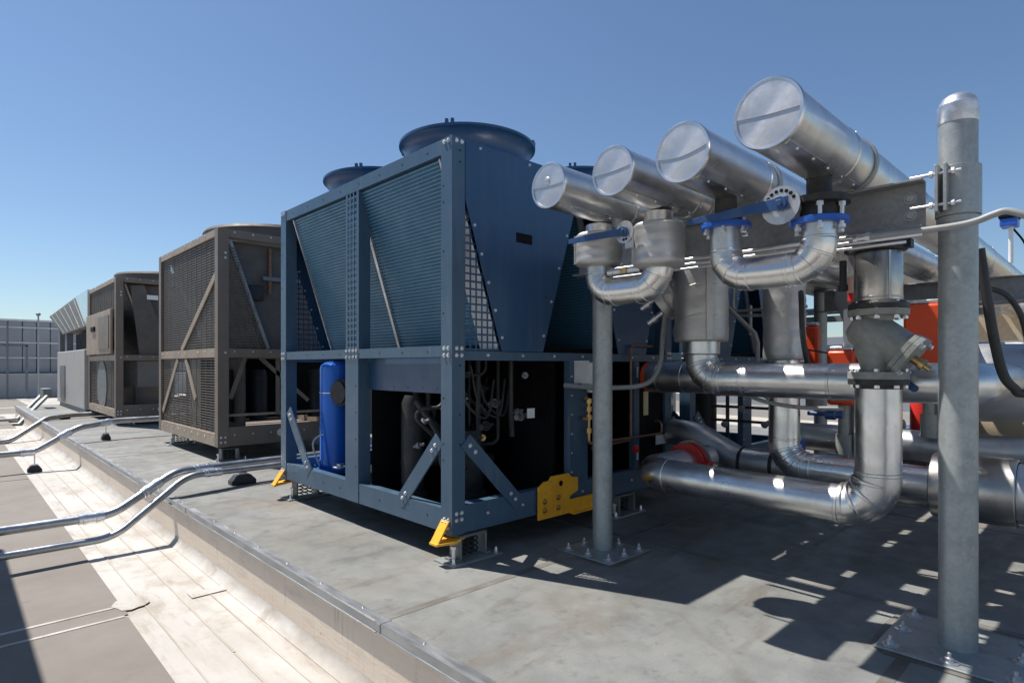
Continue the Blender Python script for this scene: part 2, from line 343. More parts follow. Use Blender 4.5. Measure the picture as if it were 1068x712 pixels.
# ------------------------------------------------------------------ spring isolators
def isolator(label):
    t = thing('spring_isolator', label, 'isolator', (0, 0, 0), 'spring isolators under the chillers')
    g = MB(); g.box((-.09, -.10, 0), (.31, .09, .012))
    g.build('base_plate', 'galv', t, bevel=.002)
    for x in (-.06, .28):
        b = MB(); b.lathe((x, -.07, .012), (0, 0, 1), [(.02, 0), (.02, .006), (.011, .006), (.009, .03), (.004, .038)], 8); b.build('anchor_bolt', 'zinc', t)
    g = MB(); g.bar((-.0, -.055, .02), (-.0, -.055, .155), .012, .10, (1, 0, 0)); 
    g = MB()
    for x in (0, .20): g.box((x, -.06, .014), (x+.014, .05, .15))
    g.box((0, -.06, .15), (.214, .05, .163)); g.box((-.04, -.06, .013), (0, .05, .025)); g.box((.214, -.06, .013), (.25, .05, .025))
    g.build('housing', 'grey_paint', t, bevel=.003)
    for x in (.06, .107, .155):
        P = [(x + .021*math.cos(k*.7), -.005 + .021*math.sin(k*.7), .026 + k*.0034) for k in range(36)]
        MB().tube(P, .0055, 6).build('spring', 'rubber', t)
    MB().lathe((-.028, -.03, .026), (0, 0, 1), [(.013, 0), (.013, .06), (.02, .062), (.02, .078), (.006, .08)], 8).build('levelling_bolt', 'zinc', t)
    return t
isos = [((2.25, 2.87, 0), 'grey spring isolator under the near corner of the dark blue chiller'),
        ((3.86, 2.87, 0), 'spring isolator behind the thinner round post under the blue chiller'),
        ((2.27, 5.24, 0), 'spring isolator under the yellow bracket at the far left corner of the blue chiller'),
        ((2.46, 7.86, 0), 'spring isolator under the near corner of the tall brown unit behind the two conduits'),
        ((2.46, 10.0, 0), 'spring isolator under the back left corner of the tall brown unit'),
        ((2.46, 14.1, 0), 'small isolator under the near corner of the farther brown unit')]
for i, (p, lab) in enumerate(isos):
    t = isolator(lab) if i == 0 else copy_tree(iso0)
    if i == 0: iso0 = t
    t.location = p; t['label'] = lab

# ------------------------------------------------------------------ blue chiller
def lerp(a, b, t): return a + (b-a)*t
def chiller(X0, label, main=True):
    Y0, Y1, Z0, Z1 = 2.83, 5.36, .168, 2.592
    W = 2.46; X1 = X0 + W
    t = thing('chiller', label, 'chiller', (X0, Y0, Z0), 'dark blue air cooled chillers')
    P = lambda x: X0 + x - 2.2                   # coordinates below are written for the near chiller
    BP = ['blue_paint', 'zinc', 'black']
    # posts
    for i, (x, y) in enumerate(((2.2, Y0), (2.2, Y1-.11), (4.56, Y0), (4.56, Y1-.11))):
        g = MB(); g.box((P(x), y, Z0), (P(x)+.1, y+.11, Z1-.002))
        if x == 2.2:
            for z in (1.262, 1.305, .26, .215, 2.565):
                for yy in (y+.035, y+.075): g.bolt((P(x), yy, z), (-1, 0, 0), .011)
            for z in (.62, .72, 1.52, 1.0, 1.9, 2.2, 2.3): g.cyl((P(x)-.0008, y+.085, z), (-1, 0, 0), .006, .0009, 8, 2)
        if y == Y0:
            for z in (1.262, 1.305, .26, .30, 2.566):
                for xx in (x+.035, x+.075): g.bolt((P(xx), y, z), (0, -1, 0), .011)
            for z in (.72, 2.44, 2.51, 1.2, .9): g.cyl((P(x)+.06, y-.0008, z), (0, -1, 0), .006, .0009, 8, 2)
        g.build('corner_post', BP, t, bevel=.004)
    # middle post of the long side: solid below, perforated above, side flange
    g = MB(); g.box((P(2.199), 3.955, .181), (P(2.30), 4.15, 1.251))
    for z in (1.262, 1.31):
        for yy in (3.98, 4.03, 4.08, 4.13): g.bolt((P(2.2), yy, z), (-1, 0, 0), .010)
    for z in (.45, .65, .85, 1.05): g.cyl((P(2.1985), 3.99, z), (-1, 0, 0), .007, .0009, 8, 2)
    g.build('middle_post', BP, t, bevel=.004)
    g = MB()
    for yy, ww in ((3.955, .032), (4.023, .016), (4.074, .016), (4.120, .030)): g.box((P(2.203), yy, 1.322), (P(2.209), yy+ww, 2.495))
    z = 1.322
    while z < 2.47:
        g.box((P(2.2045), 3.957, z), (P(2.2075), 4.148, z+.018)); z += .047
    g.box((P(2.209), 3.955, 1.322), (P(2.30), 3.961, 2.495))
    g.build('perforated_strip', 'blue_paint', t)
    # rails
    def rail(nm, x0, x1, y0, y1, z0, z1, b=True):
        g = MB(); g.box((P(x0), y0, z0), (P(x1), y1, z1))
        if b and x1 - x0 < .2:
            for k in range(8):
                yy = lerp(y0, y1, (k+.5)/8); g.cyl((P(x0)-.0008, yy, (z0+z1)/2), (-1, 0, 0), .006, .0009, 8, 2)
        elif b:
            for k in range(7):
                xx = lerp(x0, x1, (k+.6)/7.2); g.bolt((P(xx), y0, (z0+z1)/2 + .004), (0, -1, 0), .009)
        return g.build(nm, BP, t, bevel=.003)
    L0, L1 = Y0+.112, Y1-.112
    for x0, x1 in ((2.203, 2.27), (4.59, 4.657)):
        rail('base_rail', x0, x1, L0, L1, .18, .325); rail('middle_rail', x0, x1, L0, L1, 1.252, 1.32); rail('top_rail', x0, x1, L0, L1, 2.497, 2.588)
    for y0, y1 in ((Y0+.003, Y0+.07), (Y1-.07, Y1-.003)):
        rail('base_rail', 2.302, 4.558, y0, y1, .172, .345); rail('middle_rail', 2.302, 4.558, y0, y1, 1.232, 1.29)
    # diagonal braces with bolts
    for a, b in (((2.206, 5.20, .80), (2.206, 4.78, .30)), ((2.206, 2.965, .74), (2.206, 3.40, .28))):
        g = MB(); g.bar(a, b, .098, .012, (1, 0, 0))
        for c in (a, b):
            d = (V(b)-V(a)).normalized()
            for k in (.05, .10): 
                q = V(c) + d*(k if c == a else -k); g.bolt((P(q.x)-.006, q.y, q.z), (-1, 0, 0), .011)
        for i_, vv in enumerate(g.v): pass
        g.v = [(v[0] + X0 - 2.2 if abs(v[0]-2.206) < .05 and main is False and i < 8 else v[0], v[1], v[2]) for i, v in enumerate(g.v)]
        g.build('brace', BP, t, bevel=.003)
    g = MB(); g.bar((P(2.30), Y0-.004, .74), (P(2.76), Y0-.004, .28), .098, .012, (0, 1, 0))
    for k in (.05, .11): g.bolt((P(2.3+k*.7), Y0-.01, .74-k*.7), (0, -1, 0), .012)
    for k in (.05, .11): g.bolt((P(2.76-k*.7), Y0-.01, .28+k*.7), (0, -1, 0), .012)
    g.build('brace', BP, t, bevel=.003)
    # V coils: slab, horizontal tubes, end sheets
    def coil(xt, xb, y0, y1, side, nm='coil'):
        zt, zb = 2.49, 1.335
        g = MB()
        nx = V((zb - zt, 0, -(xb - xt))).normalized(); 
        if (nx.x > 0) == (side < 0): nx = -nx
        A, B = V((P(xt), 0, zt)), V((P(xb), 0, zb))
        q = [A + V((0, y0, 0)), A + V((0, y1, 0)), B + V((0, y1, 0)), B + V((0, y0, 0))]
        g.prism(q, -nx*.035)
        for k in range(50):
            c = A.lerp(B, (k+.5)/50) + nx*.004
            g.bar(c + V((0, y0, 0)), c + V((0, y1, 0)), .010, .011, nx, 1)
        o = g.build(nm, ['coil', 'coil_tube'], t)
        for yy, ww in ((y0-.014, .012), (y1+.002, .012)):
            e = MB(); c = nx*.004
            e.bar(A + V((0, yy+ww/2, 0)) - nx*.012, B + V((0, yy+ww/2, 0)) - nx*.012, .014, .07, nx); e.build('end_sheet', 'galv_bright', o)
    for xt, xb, s in ((2.235, 2.60, -1), (3.375, 3.01, 1), (3.505, 3.87, -1), (4.62, 4.255, 1)):
        coil(xt, xb, 2.985, 3.975, s); coil(xt, xb, 4.006, 5.12, s)
    # edge sheet whitened and tilted so the holes look bright; perforated triangles at the ends of the outer coils
    def xr(z): return lerp(2.605, 2.302, (z-1.293)/(2.22-1.293))
    for yy in (Y0+.012, Y1-.016):
        g = MB(); xl = 2.302; st, bw = .047, .0115
        z = 1.295
        while z < 2.16:
            g.box((P(xl), yy, z), (P(max(xr(z), xl+.01)), yy+.003, z+bw)); z += st
        x = xl
        while x < 2.6:
            zt = 1.293 + (2.605-x)/(2.605-2.302)*(2.22-1.293)
            g.box((P(x), yy+.0005, 1.292), (P(x+bw), yy+.0035, min(zt, 2.18))); x += st
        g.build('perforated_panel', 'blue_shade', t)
    g = MB(); g.prism([(P(2.30), Y0+.02, 2.20), (P(2.60), Y0+.02, 1.297), (P(2.53), Y0+.12, 1.297), (P(2.23), Y0+.12, 2.20)], (.004, .004, 0))
    g.build('edge_sheet', 'label_white', t)
    # V shaped end plates, both ends
    for yy in (Y0-.003, Y1-.001):
        for dx in (0, 1.262):
            tl, tr = (2.302 if dx == 0 else 3.50-dx), (3.415 if dx == 0 else 4.555-dx)
            pts = [(P(tl+dx), yy, 2.585)]
            if dx == 0: pts += [(P(2.302), yy, 2.50)]
            pts += [(P(2.605+dx), yy, 1.292), (P(2.995+dx), yy, 1.292), (P(tr+dx), yy, 2.585)]
            if dx == 0: pts = [(P(2.302), yy, 2.588), (P(2.302), yy, 2.22), (P(2.605), yy, 1.293), (P(2.995), yy, 1.293), (P(3.415), yy, 2.588)]
            g = MB(); g.prism(pts, (0, .004, 0))
            for k in range(5):
                f = (k+.35)/5.2
                g.bolt((P(lerp(2.605, 2.302, f)+dx+.022), yy, lerp(1.32, 2.22 if dx == 0 else 2.55, f)), (0, -1, 0), .008)
                g.bolt((P(lerp(2.995, 3.415, f)+dx-.026), yy, lerp(1.32, 2.588, f)), (0, -1, 0), .008)
            for k in range(3): g.bolt((P(lerp(2.42, 3.3, k/2)+dx), yy, 2.56), (0, -1, 0), .008)
            if dx == 0: g.box((P(2.735), yy-.002, 2.02), (P(2.885), yy-.0005, 2.085), 2)
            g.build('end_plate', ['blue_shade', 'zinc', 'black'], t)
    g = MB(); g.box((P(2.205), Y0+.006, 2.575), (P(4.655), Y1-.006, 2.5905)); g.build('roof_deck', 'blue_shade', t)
    g = MB(); g.box((P(2.58), Y0+.09, 1.296), (P(4.28), Y1-.09, 1.33)); g.build('drip_tray', 'black', t)
    # fan cowls
    for x in (2.83, 4.09):
        for y in (3.45, 4.66):
            g = MB(); g.lathe((P(x), y, 2.588), (0, 0, 1), [(.50, 0), (.50, .03), (.455, .05), (.45, .10), (.455, .15), (.475, .195), (.500, .215), (.508, .217), (.508, .235), (.495, .238), (.455, .20), (.435, .15), (.435, .04)], 56, caps=False)
            for k in range(4):
                a = PI/2*k + .6; d = V((math.cos(a), math.sin(a), 0))
                c = V((P(x), y, 2.80)) + d*.498
                g.bar(c, c + V((0, 0, .05)), .02, .02, d); g.bar(c + V((-d.y, d.x, 0))*.04, c + V((-d.y, d.x, 0))*.04 + V((0, 0, .05)), .02, .02, d)
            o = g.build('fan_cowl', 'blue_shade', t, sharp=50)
            f = MB(); f.cyl((P(x), y, 2.68), (0, 0, 1), .09, .08, 20)
            for k in range(5):
                a = 2*PI*k/5; d = V((math.cos(a), math.sin(a), 0)); e = V((-d.y, d.x, 0))
                c = V((P(x), y, 2.71))
                f.prism([c + d*.08 - e*.05 + V((0,0,-.02)), c + d*.42 - e*.09 + V((0,0,-.03)), c + d*.42 + e*.09 + V((0,0,.03)), c + d*.08 + e*.05 + V((0,0,.02))], (0, 0, .006))
            f.build('fan', 'black', o)
    # floor pan
    g = MB(); g.box((P(2.28), Y0+.075, .19), (P(4.58), Y1-.075, .215)); g.build('floor_pan', 'black', t)  # black in place of blue, for the shade inside the bay
    # right bay panels of the near face
    g = MB(); g.box((P(3.285), Y0+.002, .347), (P(3.49), Y0+.06, 1.23))
    g.cyl((P(3.30), Y0+.0015, .7), (0, -1, 0), .006, .001, 8, 2)
    for k in range(6): g.bolt((P(3.303), Y0+.002, .42+k*.14), (0, -1, 0), .006)
    g.build('service_panel', BP, t, bevel=.002)
    for x0, x1 in ((4.10, 4.17), ):
        g = MB(); g.box((P(x0), Y0+.004, .347), (P(x1), Y0+.06, 1.23)); g.build('inner_post', 'blue_paint', t, bevel=.003)
    if not main:
        for x, y in ((3.35, 3.3), (3.75, 3.5), (2.6, 3.6)):
            g = MB(); g.lathe((P(x), y, .216), (0, 0, 1), [(.15, 0), (.15, .05), (.12, .06), (.12, .62), (.09, .72), (.03, .75)], 24); g.build('compressor', 'rubber', t)
            MB().tube([(P(x), y, .95), (P(x), y, 1.15), (P(x)+.3, y+.1, 1.15)], .03, 12, bend=.08).build('refrigerant_line', 'black_pipe', t)
        MB().box((P(2.9), 4.2, .216), (P(3.9), 4.22, 1.29)).build('shade_sheet', 'black', t)  # black sheet added to darken the gap behind the compressors
        return t
    # black sheets added to stand in for the shade of the lower bay
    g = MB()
    g.box((P(2.31), 3.93, .216), (P(4.55), 3.95, 1.29)); g.build('shade_sheet', 'black', t)
    g = MB(); g.box((P(4.53), Y0+.12, .216), (P(4.555), 3.92, 1.23)); g.build('shade_sheet', 'black', t)
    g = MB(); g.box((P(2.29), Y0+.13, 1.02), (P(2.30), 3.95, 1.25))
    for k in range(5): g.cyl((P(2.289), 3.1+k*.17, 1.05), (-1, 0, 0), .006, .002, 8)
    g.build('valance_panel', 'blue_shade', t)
    g = MB(); g.box((P(3.20), Y0+.10, .22), (P(3.235), 3.92, 1.28)); g.build('shade_sheet', 'black', t)
    # things inside: compressor column, hanging pipes, manifolds
    g = MB(); g.lathe((P(2.52), 3.72, .216), (0, 0, 1), [(.11, 0), (.11, .05), (.085, .06), (.085, .70), (.06, .76)], 20); g.build('compressor', 'rubber', t)
    for (x, y, h) in ((2.52, 3.2, .52), (2.68, 3.15, .56), (2.90, 3.05, .55)):
        MB().tube([(P(x), y, 1.25), (P(x), y, 1.25-h*.72), (P(x)-.035, y-.05, 1.25-h)], .018, 10, bend=.08).build('hanging_pipe', 'rubber', t)
    for k, (x, y, z) in enumerate(((2.75, 3.25, 1.02), (2.84, 3.2, .92), (3.0, 3.1, .82), (2.62, 3.05, .78), (2.55, 3.4, .9), (2.5, 3.3, 1.0), (2.45, 3.2, .7))):
        g = MB(); g.lathe((P(x), y, z), (1, .2, .1), [(.022, 0), (.022, .05), (.034, .05), (.034, .07), (.015, .07), (.015, .13)], 10)
        g.build('pipe_fitting', ['rubber', 'grey_paint', 'galv_dark'][k % 3], t)
    MB().box((P(3.02), 3.0, .82), (P(3.09), 3.01, .89)).build('inner_label', 'label_white', t)
    rng = random.Random(5)
    for k in range(9):
        x_, y_ = rng.uniform(2.4, 3.1), rng.uniform(3.0, 3.8); z_ = rng.uniform(.55, 1.15)
        MB().tube([(P(x_), y_, 1.27), (P(x_), y_, z_), (P(x_+rng.uniform(-.25, .25)), y_+rng.uniform(-.2, .2), z_), (P(x_+.1), y_+.1, z_-.3)], rng.choice((.010, .014, .022)), 10, bend=.06).build('refrigerant_line', rng.choice(('rubber', 'rubber', 'black_pipe')), t)
    for k in range(7):
        x_, y_, z_ = rng.uniform(2.4, 3.05), rng.uniform(2.95, 3.6), rng.uniform(.6, 1.15)
        g = MB(); g.lathe((P(x_), y_, z_), (rng.uniform(-1, 1), -1, .3), [(.012, 0), (.012, .03), (.024, .03), (.024, .05), (.010, .05), (.010, .09)], 8); g.build('service_valve', rng.choice(('galv_bright', 'galv_dark', 'brass')), t)
    for k in range(4):
        x_, y_ = rng.uniform(2.4, 2.9), rng.uniform(3.0, 3.5)
        MB().tube(spline([(P(x_), y_, 1.2), (P(x_+.05), y_-.03, .95), (P(x_+.2), y_-.06, .85), (P(x_+.32), y_, 1.1)]), .008, 8).build('wiring_loop', 'rubber', t)
    g = MB(); g.lathe((P(2.85), 3.45, .216), (0, 0, 1), [(.13, 0), (.13, .04), (.10, .05), (.115, .2), (.115, .42), (.09, .5)], 24); g.build('compressor', 'rubber', t)
    MB().box((P(2.32), 3.10, .218), (P(3.1), 3.2, .26)).build('inner_rail', 'blue_shade', t)
    MB().tube([(P(2.45), 3.75, .45), (P(2.9), 3.6, .52), (P(3.15), 3.55, .45)], .05, 14, bend=.2).build('suction_line', 'rubber', t)
    MB().tube(spline([(P(2.4), 3.5, .95), (P(2.48), 3.35, .72), (P(2.5), 3.3, .48), (P(2.62), 3.2, .5)]), .022, 10).build('suction_line', 'rubber', t)
    # the bright blue pressure vessel in the far bay
    g = MB(); c = (P(2.56), 5.02, .24)
    g.lathe(c, (0, 0, 1), [(.17, 0), (.17, .03), (.145, .035), (.145, .10), (.135, .12), (.135, .93), (.125, .965), (.09, .99), (.04, 1.0)], 32)
    tk = g.build('pressure_vessel', 'tank_blue', t)
    g = MB(); g.lathe((c[0]-.02, c[1]-.20, .96), (-1, -.2, 0), [(.12, -.05), (.12, .04), (.10, .05), (.10, .07), (.06, .07)], 24); g.build('pump_motor', 'rubber', tk)
    MB().ring((c[0], c[1], .95), (0, 0, 1), .135, .138, .008, 32).build('clamp_band', 'galv_bright', tk)
    MB().lathe((P(2.42), 4.66, .33), (0, 0, 1), [(.06, 0), (.06, .01), (.03, .02), (.03, .035)], 12).build('foot_bolt', 'zinc', t)
    MB().tube(spline([(P(2.4), 5.0, .30), (P(2.36), 5.05, .5), (P(2.42), 5.0, .58), (P(2.5), 4.95, .56)]), .008, 8).build('drain_hose', 'white_plastic', t)
    # yellow lifting lugs
    g = MB(); g.prism([(P(2.925), Y0-.03, .14), (P(2.925), Y0-.03, .36), (P(2.98), Y0-.03, .395), (P(3.03), Y0-.03, .395), (P(3.06), Y0-.03, .425), (P(3.24), Y0-.03, .425), (P(3.27), Y0-.03, .395), (P(3.34), Y0-.03, .385), (P(3.34), Y0-.03, .29), (P(3.25), Y0-.03, .26), (P(3.25), Y0-.03, .14)], (0, .014, 0))
    g.box((P(3.25), Y0-.028, .135), (P(3.60), Y0-.016, .235)); g.box((P(3.26), Y0-.060, .130), (P(3.60), Y0-.0165, .142))
    g.lathe((P(3.15), Y0-.0308, .365), (0, -1, 0), [(.02, 0), (.02, .001)], 16, 2)
    for x, z in ((2.98, .20), (2.98, .26), (3.12, .20), (3.12, .27)): g.bolt((P(x), Y0-.03, z), (0, -1, 0), .016, .012, 3)
    g.build('lifting_lug', ['yellow', 'zinc', 'black', 'brass'], t, bevel=.002)
    for sy, yy in ((1, Y0+.02), (-1, Y1-.02)):
        g = MB(); y2 = yy + sy*.075
        g.prism([(P(2.192), yy, .26), (P(2.192), y2, .26), (P(2.10), y2, .125), (P(2.10), yy, .125)], (.012, 0, -.003))
        g.prism([(P(2.10), yy, .122), (P(2.10), y2, .122), (P(2.30), y2, .145), (P(2.30), yy-sy*.03, .145), (P(2.2), yy-sy*.05, .13)], (0, 0, .014))
        g.bolt((P(2.19), yy+sy*.02, .245), (-1, 0, 0), .010); g.bolt((P(2.19), yy+sy*.055, .245), (-1, 0, 0), .010)
        g.build('lifting_lug', ['yellow', 'zinc'], t, bevel=.002)
    # near face accessories
    g = MB(); g.box((P(3.33), Y0-.07, 1.07), (P(3.42), Y0, 1.235)); g.box((P(3.42), Y0-.10, 1.05), (P(3.54), Y0, 1.22))
    g.box((P(3.455), Y0-.1008, 1.15), (P(3.49), Y0-.1002, 1.17), 1)
    g.lathe((P(3.47), Y0-.05, 1.0), (0, 0, 1), [(.03, 0), (.05, .05)], 14)
    g.build('junction_box', ['white_plastic', 'black'], t, bevel=.008)
    g = MB()
    g.tube([(P(3.40), Y0-.05, .96), (P(3.44), Y0-.05, .96), (P(3.44), Y0-.05, .62), (P(3.52), Y0-.05, .62)], .012, 10, bend=.03)
    for z in (.92, .86, .80, .70): g.cyl((P(3.44), Y0-.05, z), (0, 0, 1), .022, .035, 8)
    g.bar((P(3.38), Y0-.05, .81), (P(3.52), Y0-.05, .81), .02, .02)
    g.build('valve_set', 'brass', t)
    for pts in ([(P(3.5), Y0-.05, .62), (P(4.42), Y0-.05, .62), (P(4.42), Y0-.05, .72), (P(4.42), Y0+.05, .72)],
                [(P(3.5), Y0-.03, .58), (P(4.0), Y0-.03, .60), (P(4.0), Y0-.03, 1.36), (P(4.3), Y0-.03, 1.36)]):
        MB().tube(pts, .011, 10, bend=.03).build('copper_pipe', 'copper', t)
    g = MB(); g.box((P(4.13), Y0-.0005, 1.10), (P(4.15), Y0+.0035, 1.19)); g.box((P(4.13), Y0-.0005, .42), (P(4.15), Y0+.0035, .51)); g.build('label_strip', 'label_white', t)
    MB().box((P(4.25), Y0+.01, .78), (P(4.31), Y0+.02, .98)).build('rating_plate', 'label_cream', t)
    g = MB(); g.box((P(4.19), Y0+.021, .36), (P(4.55), Y0+.05, 1.2)); g.build('cover_panel', 'black', t)
    g = MB(); g.lathe((P(4.06), Y0-.02, .52), (0, -1, 0), [(.03, 0), (.03, .03), (.01, .04)], 12); g.build('isolator_knob', 'red', t)
    MB().box((P(4.4), Y0-.01, .52), (P(4.6), Y0-.004, .60)).build('label_strip', 'white_plastic', t)
    return t
chiller(2.2, 'dark blue chiller with teal sloping coils and yellow lifting lugs, nearest the camera')
chiller(4.98, 'dark blue chiller behind the big silver jackets, mostly hidden by the pipework', main=False)

# ------------------------------------------------------------------ round posts
def post(name, x, y, r, h, plate, label, dome=True):
    t = thing(name, label, 'post', (x, y, 0), 'galvanised posts holding up the pipe rack')
    g = MB(); prof = [(r, .012), (r, h)]
    g.lathe((x, y, 0), (0, 0, 1), [(r*1.03, .012), (r, .025), (r, h)], 40)
    g.build('pipe', 'galv', t)
    if dome:
        g = MB(); g.lathe((x, y, h-.10), (0, 0, 1), [(r*1.01, .02), (r*1.04, .024), (r*1.04, .085), (r*1.055, .09), (r*1.055, .098), (r*1.0, .101), (r*.93, .117), (r*.78, .132), (r*.55, .143), (r*.28, .150), (.002, .152)], 40)
        g.build('cap', 'galv_bright', t)
    x0, x1, y0, y1 = plate
    p = MB().box((x0, y0, 0.0046), (x1, y1, .014))  .build('base_plate', 'galv', t, bevel=.003)
    src = None
    xs = [lerp(x0+.05, x1-.05, k/2) for k in range(3)]; ys = [lerp(y0+.05, y1-.05, k/2) for k in range(3)]
    for i in range(3):
        for j in range(3):
            if i == 1 and j == 1: continue
            g = MB(); g.lathe((0, 0, 0), (0, 0, 1), [(.034, 0), (.034, .004), (.018, .006), (.017, .018), (.009, .022), (.008, .038), (.002, .042)], 12)
            if src is None: src = b = g.build('anchor_bolt', 'galv_bright'); b.parent = p
            else: b = src.copy(); COL.objects.link(b); b.parent = p
            b.location = V((xs[i], ys[j], .014)) - t.location
    return t
right = post('support_post', 3.1, .51, .069, 2.30, (2.85, 3.36, .25, .76), 'thick galvanised round post with a domed cap, in front at the right')
left = post('support_post', 3.09, 2.385, .064, 1.99, (2.86, 3.28, 2.15, 2.57), 'thinner galvanised round post in front of the blue chiller, no cap visible', dome=False)
g = MB(); c = (3.1, .51)      # split clamp round the thick post
g.ring((c[0], c[1], 1.83), (0, 0, 1), .0695, .081, .205, 40)
g.ring((c[0], c[1], 1.80), (0, 0, 1), .0692, .076, .025, 40)
for dy in (.012, .042): g.box((2.972, c[1]+dy+.005, 1.84), (3.04, c[1]+dy+.017, 2.035))
for z in (1.87, 2.0):
    g.tube([(2.99, c[1]-.03, z), (2.99, c[1]+.15, z)], .007, 8, m=1)
    g.lathe((2.99, c[1]+.067, z), (0, 1, 0), [(.014, 0), (.014, .012)], 6, 1); g.lathe((2.99, c[1]-.008, z), (0, 1, 0), [(.014, 0), (.014, .012)], 6, 1)
g.build('clamp', ['galv', 'zinc'], right, bevel=.001)

def channel(x, y0, y1, z0, z1, label, fl=.075):
    t = thing('support_beam', label, 'beam', (x, (y0+y1)/2, z0), 'channel beams under the header pipes')
    g = MB(); g.box((x-.008, y0, z0), (x, y1, z1)); g.box((x-fl, y0, z1-.010), (x-.0085, y1, z1)); g.box((x-fl, y0, z0), (x-.0085, y1, z0+.010))
    for z in (lerp(z0, z1, .32), lerp(z0, z1, .68)): g.lathe((x-.008, y0+.055, z), (-1, 0, 0), [(.026, 0), (.026, .006), (.017, .006), (.016, .012)], 20, 1)
    g.build('channel', ['galv_dark', 'galv'], t, bevel=.002)
    return t
channel(3.045, .612, 2.54, 1.785, 1.992, 'galvanised channel beam bolted to the thick capped post, under the four silver headers')
channel(6.72, .1, 2.35, 1.76, 1.978, 'dark channel beam behind the thick post, carrying the far run of the headers')

# ------------------------------------------------------------------ silver headers
HD = [(2.17, .92, .126, 'largest silver header pipe, rightmost and highest of the four, seam across its end cap'),
      (2.30, 1.345, .127, 'silver header pipe second from the right, drooping fold across its end cap'),
      (2.245, 1.675, .113, 'silver header pipe third from the right, above the insulated valve with the disc'),
      (2.19, 2.03, .111, 'leftmost silver header pipe, its end against the dark blue chiller')]
for i, (x0, y, r, lab) in enumerate(HD):
    zc = 1.994 + r
    t = thing('header_pipe', lab, 'pipe', (x0, y, zc), 'silver header pipes side by side')
    g = MB(); prof = [(r, 0)]
    xs = [x0]
    g.tube([(x0, y, zc), (15, y, zc)], r, 56)
    for k in range(9):
        xx = x0 + .62 + k*1.2; g.lathe((xx, y, zc), (1, 0, 0), [(r+.0005, 0), (r+.0035, .004), (r+.0035, .035), (r+.0005, .04)], 56)
        for q in range(10):
            a = 2*PI*q/10; n_ = V((0, math.cos(a), math.sin(a))); g.bolt(V((xx+.02, y, zc)) + n_*(r+.003), n_, .004, .003, 1)
    g.box((x0+.02, y-.0.__class__(.004), zc-r-.004), (15, y+.004, zc-r+.002)) if False else None
    # longitudinal lap seam low on the near side
    a = math.radians(-62); sy, sz = -math.cos(a)*(r+.001), math.sin(a)*(r+.001)
    g.bar((x0+.03, y+sy, zc+sz), (14.9, y+sy, zc+sz), .022, .003, (0, sy, sz))
    k = x0+.12
    while k < 4.5: g.bolt((k, y+sy*1.01, zc+sz*1.01), (0, sy, sz), .005, .004, 1); k += .16
    g.build('cladding', ['clad', 'zinc'], t)
    # end cap: rolled rim, two overlapping half sheets
    g = MB(); g.lathe((x0, y, zc), (1, 0, 0), [(r-.010, -.004), (r+.001, -.005), (r+.004, -.001), (r+.004, .014), (r+.0005, .016), (r-.010, -.004)], 56, caps=False)
    tilt = [.05, -.06, -.05, .03][i]
    for s_, xo in ((1, -.0035), (-1, -.0005)):
        m_ = 24; pts = []
        for k in range(m_+1):
            a = tilt + (PI*k/m_ if s_ > 0 else PI + PI*k/m_)
            rr = r - .006 + .002*noise.noise(V((k*.7, i, s_)))
            zz = zc + math.sin(a)*rr + (-.014*math.sin(PI*(1)) if False else 0)
            pts.append((x0+xo, y + math.cos(a)*rr, zz))
        if s_ > 0:
            for k in range(1, 8):
                q = k/8; p0, p1 = V(pts[m_]), V(pts[0]); v = p0.lerp(p1, q); v.z -= (.018 if i == 1 else .004)*math.sin(PI*q); pts.append(tuple(v))
        g.prism(pts, (.0022, 0, 0), 1)
    if i == 3: g.lathe((x0-.004, y+.005, zc+.025), (-1, 0, 0), [(.02, 0), (.016, .002), (.004, .003)], 14, 1)
    g.build('end_cap', ['clad', 'clad_dull'], t)
    # pipe clamp over the beam
    g = MB(); g.ring((3.0, y, zc), (1, 0, 0), r+.001, r+.009, .035, 56); g.build('clamp_ring', 'galv', t)
    MB().box((3.02 - .06, y-.05, 1.9925), (3.06, y+.05, 1.997)).build('slide_pad', 'galv', t)

# ------------------------------------------------------------------ U bend with bare butterfly valves (headers 1 and 2)
def seam(g, p, d, r, wdt=.012, th=.003, m=0):
    g.lathe(V(p) - V(d).normalized()*wdt/2, d, [(r, 0), (r+th, wdt*.2), (r+th, wdt*.8), (r, wdt)], 36, m, caps=False)
X = 2.70
t = thing('bypass_pipe', 'silver U-bend hung from the two right headers by bright blue flanges', 'pipe', (X, 1.13, 1.62))
g = MB(); g.tube([(X, .925, 1.80), (X, .925, 1.622), (X, 1.345, 1.622), (X, 1.345, 1.85)], .072, 40, bend=.115, seg=14)
for p, d in (((X, .925, 1.742), (0, 0, 1)), ((X, 1.045, 1.622), (0, 1, 0)), ((X, 1.225, 1.622), (0, 1, 0)), ((X, 1.345, 1.742), (0, 0, 1))): seam(g, p, d, .072, .014, .004)
for yc, sg in ((1.04, -1), (1.23, 1)):
    for a in (.25, .7, 1.15):
        dd = V((0, sg*math.sin(a), -math.cos(a))); seam(g, V((X, yc, 1.737)) + dd*.115, (0, math.cos(a), sg*math.sin(a)), .072, .012, .0035)
g.build('elbow_pipe', 'clad', t)
